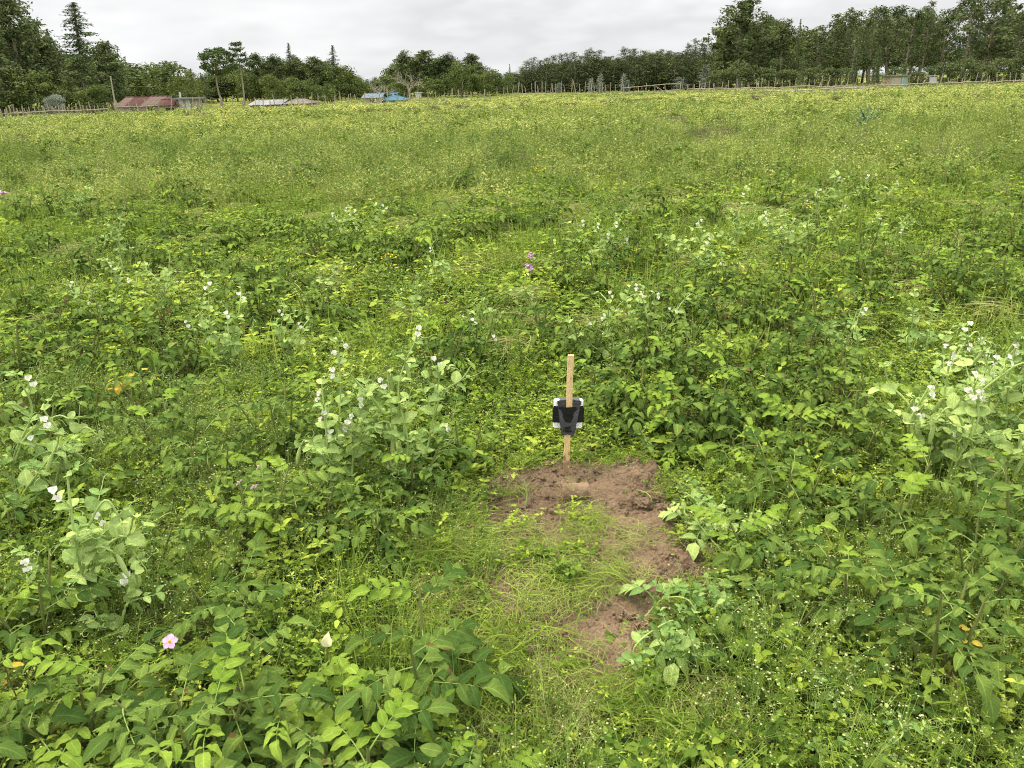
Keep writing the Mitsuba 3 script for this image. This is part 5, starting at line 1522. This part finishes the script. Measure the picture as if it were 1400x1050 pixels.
def house(px0, px1, d, eave_px, ridge_px, roof, wall, label, depth=5.0, name='farmhouse', hip=0.0, openings=(), over=0.25, base_drop=0.0):
    """A gabled house with its ridge across the view. Heights from the pixel rows of eaves and ridge."""
    a, b = col(px0, d), col(px1, d)
    zb = min(a[2], b[2]) - 0.3 - base_drop
    mid = (px0 + px1) / 2
    m = col(mid, d)
    ze = at(mid, eave_px, d)[2]
    m2 = col(mid, d + depth / 2)
    zr = max(at(mid, ridge_px, d + depth / 2)[2], ze + 0.35)
    x0, x1 = a[0], b[0]
    key = key_of(name)
    poly = manifold3d.CrossSection([np.array([[0, zb], [depth, zb], [depth, ze], [0, ze]] if hip else [[0, zb], [depth, zb], [depth, ze], [depth / 2, zr - 0.06], [0, ze]])])
    w = manifold3d.Manifold.extrude(poly, x1 - x0).to_mesh()
    v = np.array(w.vert_properties[:, :3])
    v = np.stack([x0 + v[:, 2], d + v[:, 0], v[:, 1]], -1)
    f = np.array(w.tri_verts)
    put(key + '__wall', (v, f), wall)
    n = max(6, int((x1 - x0) / 0.4))
    sl = (zr - ze) / (depth / 2)
    lo = ze - over * sl + 0.06
    put(key + '__roof', corrugated((x0 - over, d - over, lo), (x1 + over, d - over, lo), (x1 + over - hip, d + depth / 2, zr + 0.06), (x0 - over + hip, d + depth / 2, zr + 0.06), n=n), roof)
    put(key + '__roof_001', corrugated((x1 + over, d + depth + over, lo), (x0 - over, d + depth + over, lo), (x0 - over + hip, d + depth / 2, zr + 0.06), (x1 + over - hip, d + depth / 2, zr + 0.06), n=n), roof)
    mb = MB(); mb.add(tube(np.array([[x0 - over + hip, d + depth / 2, zr + 0.075], [x1 + over - hip, d + depth / 2, zr + 0.075]]), 0.06, 6))
    put(key + '__ridge_cap', mb.ply(roof, False), None)
    if hip:
        for sx, xe in ((0, x0 - over), (1, x1 + over)):
            xr = xe + hip * (1 - 2 * sx)
            c = [(xe, d + depth + over, lo), (xe, d - over, lo), (xr, d + depth / 2 - 0.02, zr + 0.06), (xr, d + depth / 2 + 0.02, zr + 0.06)]
            put(key_of('hip_roof', key), corrugated(*(c if sx == 0 else [c[1], c[0], c[3], c[2]]), n=8), roof)
    for (kind, fx, fw, z0, z1, mt) in openings:
        xa = x0 + (x1 - x0) * fx
        z1 = min(z1, ze - zb - 0.3 - 0.25)
        z0 = min(z0, z1 - 0.4) if kind == 'window' else z0
        k = key_of(kind, key)
        put(k, box(xa, xa + fw, d - 0.03, d + 0.02, zb + 0.3 + z0, zb + 0.3 + z1), mt)
        put(k + '__frame', trimesh.util.concatenate([trimesh.creation.box(bounds=bb) for bb in ([[xa - 0.07, d - 0.06, zb + 0.3 + z0], [xa, d + 0.02, zb + 0.3 + z1 + 0.07]], [[xa + fw, d - 0.06, zb + 0.3 + z0], [xa + fw + 0.07, d + 0.02, zb + 0.3 + z1 + 0.07]], [[xa, d - 0.058, zb + 0.3 + z1], [xa + fw, d + 0.02, zb + 0.3 + z1 + 0.068]])]), 'post_wood')
    tag(key, label, 'house')
    return key, (x0, x1, ze, zr, zb)


house(162, 222, 80, 144.5, 133.5, 'rusty_roof', 'mud_wall', 'long low farmhouse with a rusty red corrugated roof', 5.0, openings=(('door', 0.30, 0.8, 0, 1.9, 'dark_opening'), ('window', 0.62, 0.7, 0.9, 1.6, 'dark_opening')))
house(217, 244, 78.8, 144, 137, 'rusty_roof', 'mud_wall', 'lower rusty roofed wing between the long farmhouse and the grey shed', 3.2, openings=(('door', 0.4, 0.8, 0, 1.8, 'dark_opening'),))
house(342, 383, 92, 143.5, 137.5, 'tin_roof', 'mud_wall', 'low house with a pale tin roof below the yellowish tree', 6.0, base_drop=0.5)
house(388, 420, 93, 142, 136, 'brown_roof', 'mud_wall', 'low house with a brown roof right of the pale tin roof', 5.0, hip=1.0, base_drop=0.5)
house(497, 520, 96, 134, 128.5, 'slate_blue_roof', 'cream_paint', 'cream house with a grey blue roof left of the bright blue roof', 5.0, openings=(('window', 0.4, 0.6, 0.9, 1.6, 'dark_opening'),))
house(521, 551, 97.5, 137, 127.5, 'blue_roof', 'cream_paint', 'house with a bright blue hipped roof behind the fence', 5.5, hip=2.2)


def sheds():
    d = 79.0
    a, b = col(243, d), col(265, d)
    ze = at(254, 135.5, d)[2]
    key = 'grey_shed'
    n = 7
    for i in range(n):
        x0 = a[0] + (b[0] - a[0]) * i / n
        put(key_of('plank', key), box(x0, x0 + (b[0] - a[0]) / n - 0.02, d, d + 0.04 + 0.015 * (i % 2), a[2] - 0.3, ze), 'white_sheet' if i % 3 else 'tin_roof')
    put(key + '__wall', box(a[0] + 0.01, b[0] - 0.03, d + 0.06, d + 2.6, a[2] - 0.3, ze - 0.01), 'post_wood')
    put(key + '__roof', box(a[0] - 0.4, b[0] + 0.3, d - 0.3, d + 2.9, ze, ze + 0.14), 'tin_roof')
    c = col(250, d + 1)
    mb = MB(); mb.add(tube(np.array([[c[0], d + 1, ze + 0.1], [c[0], d + 1, ze + 0.65]]), 0.09, 8)); put(key + '__flue', mb.ply('white_sheet'), None)
    tag(key, 'grey plank shed with a flat tin roof and white flue', 'shed')
    d = 104.0
    a, b = col(1215, d), col(1240, d)
    zt = at(1227, 104.0, d)[2]
    key = 'cream_hut'
    xs = a[0] + (b[0] - a[0]) * 0.72
    put(key + '__wall', box(a[0], b[0], d, d + 2.4, a[2] - 0.4, zt), 'mud_wall')
    put(key + '__door', box(xs, b[0] - 0.25, d - 0.05, d - 0.003, a[2], zt - 0.25), 'teal_paint')
    put(key + '__door__frame', box(xs - 0.1, xs, d - 0.07, d - 0.003, a[2], zt - 0.15), 'white_sheet')
    put(key + '__panel', box(a[0] + 0.2, xs - 0.3, d - 0.03, d - 0.003, a[2] + 0.25, zt - 0.2), 'cream_paint')
    put(key + '__roof', box(a[0] - 0.2, b[0] + 0.2, d - 0.25, d + 2.6, zt, zt + 0.1), 'tin_roof')
    tag(key, 'small cream hut with a teal door under the right gum trees', 'hut')
    for px0, px1, top, d, nm, lab in ((1270, 1279, 105.5, 103, 'white_shelter', 'small white shelter among the rails right of the cream hut'), (569, 576, 128.5, 104, 'white_shelter', 'tiny white shelter beside the leafless tree')):
        a, b = col(px0, d), col(px1, d)
        zt = at(px0, top, d)[2]
        key = key_of(nm)
        put(key + '__sheet', box(a[0], b[0], d, d + 0.05, a[2] + 0.35, zt), 'white_sheet')
        for x in (a[0] - 0.06, b[0]):
            put(key_of('leg', key), box(x, x + 0.06, d - 0.01, d + 0.08, a[2] - 0.2, zt + 0.1), 'post_wood')
        put(key + '__roof', box(a[0] - 0.1, b[0] + 0.1, d - 0.1, d + 1.4, zt + 0.1, zt + 0.16), 'white_sheet')
        tag(key, lab, 'shelter')
    key = 'leaning_pole'
    d = 77.0
    b = col(159.5, d); e = at(151, 104, d)
    mb = MB(); mb.add(tube(np.stack([b - [0, 0, 0.3], (b + e) / 2, e]), [0.09, 0.075, 0.06], 7)); put(key, mb.ply('post_wood'), None, 'tall leaning wooden pole at the left end of the rusty roofed house', 'pole')


sheds()


# ------------------------------------------------------------------ fences
def fence(label, line, spacing_px, top_h, seed, rails=(), wire=True, ragged=0.25, name='post_fence'):
    """line: [(px, distance)]. Every post and rail is a part."""
    rng = np.random.default_rng(seed)
    key = key_of(name)
    L = np.array(line, float)
    px, pts, n = L[0, 0], [], 0
    while px <= L[-1, 0]:
        d = np.interp(px, L[:, 0], L[:, 1]) + rng.normal(0, 0.15)
        b = col(px, d)
        h = top_h * rng.uniform(1 - ragged, 1 + ragged)
        e = b + [rng.normal(0, 0.10) * h, rng.normal(0, 0.05), h]
        if n < 300:
            mb = MB(); mb.add(tube(np.stack([b - [0, 0, 0.2], (b + e) / 2 + rng.normal(0, 0.015, 3), e]), np.array([1.1, 1.0, 0.85]) * rng.uniform(0.035, 0.065), 5))
            put(key_of('post', key), mb.ply('post_wood'), None)
        pts.append((b, e, px)); n += 1
        px += spacing_px * rng.uniform(0.6, 1.4)
    if wire:
        for fr in (0.35, 0.62, 0.88):
            P = np.array([b + (e - b) * fr for b, e, _ in pts])
            mb = MB(); mb.add(tube(P, 0.008, 3)); put(key_of('wire', key), mb.ply('brown_stem'), None)
    for (pa, ha, pb, hb) in rails:
        ia, ib = (min(range(len(pts)), key=lambda i: abs(pts[i][2] - p)) for p in (pa, pb))
        A, B = pts[ia][0] + [0, -0.07, ha], pts[ib][0] + [0, -0.07, hb]
        mb = MB(); mb.add(tube(curve(A, (A + B) / 2 + [0, 0, rng.normal(0, 0.04)], B, n=3), 0.045, 5)); put(key_of('rail', key), mb.ply('post_wood'), None)
    tag(key, label, 'fence')


fence('ragged picket fence of thin stakes in front of the left trees', [(-6, 72), (150, 75)], 5.0, 1.05, 1, rails=((0, 0.5, 70, 0.55), (70, 0.55, 148, 0.5)), name='picket_fence')
fence('sparse post fence in front of the rusty roofed farmhouse', [(152, 75.5), (240, 76), (335, 84)], 13, 1.15, 2, rails=((160, 0.6, 215, 0.6),))
fence('post and wire fence in front of the pale and blue roofs', [(340, 84), (430, 86), (560, 91), (700, 98)], 9.0, 1.25, 3)
fence('close row of upright fence posts before the plantation', [(700, 104), (850, 108)], 5.6, 1.45, 4, ragged=0.35)
fence('pole rail fence in front of the right end of the plantation', [(852, 92), (935, 92)], 13, 1.05, 5, rails=((855, 0.75, 890, 0.95), (890, 0.95, 930, 1.0), (855, 0.25, 930, 0.4), (890, 0.9, 905, 0.1)), wire=False, name='rail_fence')
fence('post fence along the foot of the right gum trees', [(935, 104), (1060, 106), (1400, 104)], 9.0, 1.3, 6)
fence('low grey rail fence crossing the field in front of the right gum trees', [(940, 84), (1060, 78), (1210, 76), (1410, 82)], 15, 0.85, 7, rails=tuple((940 + i * 29, 0.55 + 0.1 * (i % 2), 940 + (i + 1) * 29, 0.6) for i in range(16)), wire=False, name='rail_fence')
fence('nearer broken rail fence in the upper right field', [(1045, 70), (1190, 66)], 24, 0.6, 8, rails=((1045, 0.35, 1110, 0.4), (1110, 0.4, 1185, 0.45)), wire=False, name='rail_fence')

# small grey shrubs scattered along the upper field
for i, (px, py, w, h) in enumerate([(530, 152, 24, 7), (500, 153, 20, 6), (590, 150, 26, 8), (565, 152, 20, 6), (630, 147, 20, 6), (860, 140, 26, 7), (830, 142, 20, 6), (1148, 138, 22, 8), (1200, 135, 16, 6), (690, 150, 20, 6), (780, 146, 22, 6), (1260, 138, 12, 5), (1335, 134, 12, 5)]):
    b = gp(px, py)
    kk = tree('grey_shrub', 'bush', px, py - h, w, float(b[1]), f'low greyish shrub in the upper field, {ORD[sorted([530, 500, 590, 565, 630, 860, 830, 1148, 1200, 690, 780, 1260, 1335]).index(px)]} from the left', 'shrub', 'low greyish shrubs in the upper field', bsdf='heather_leaf')
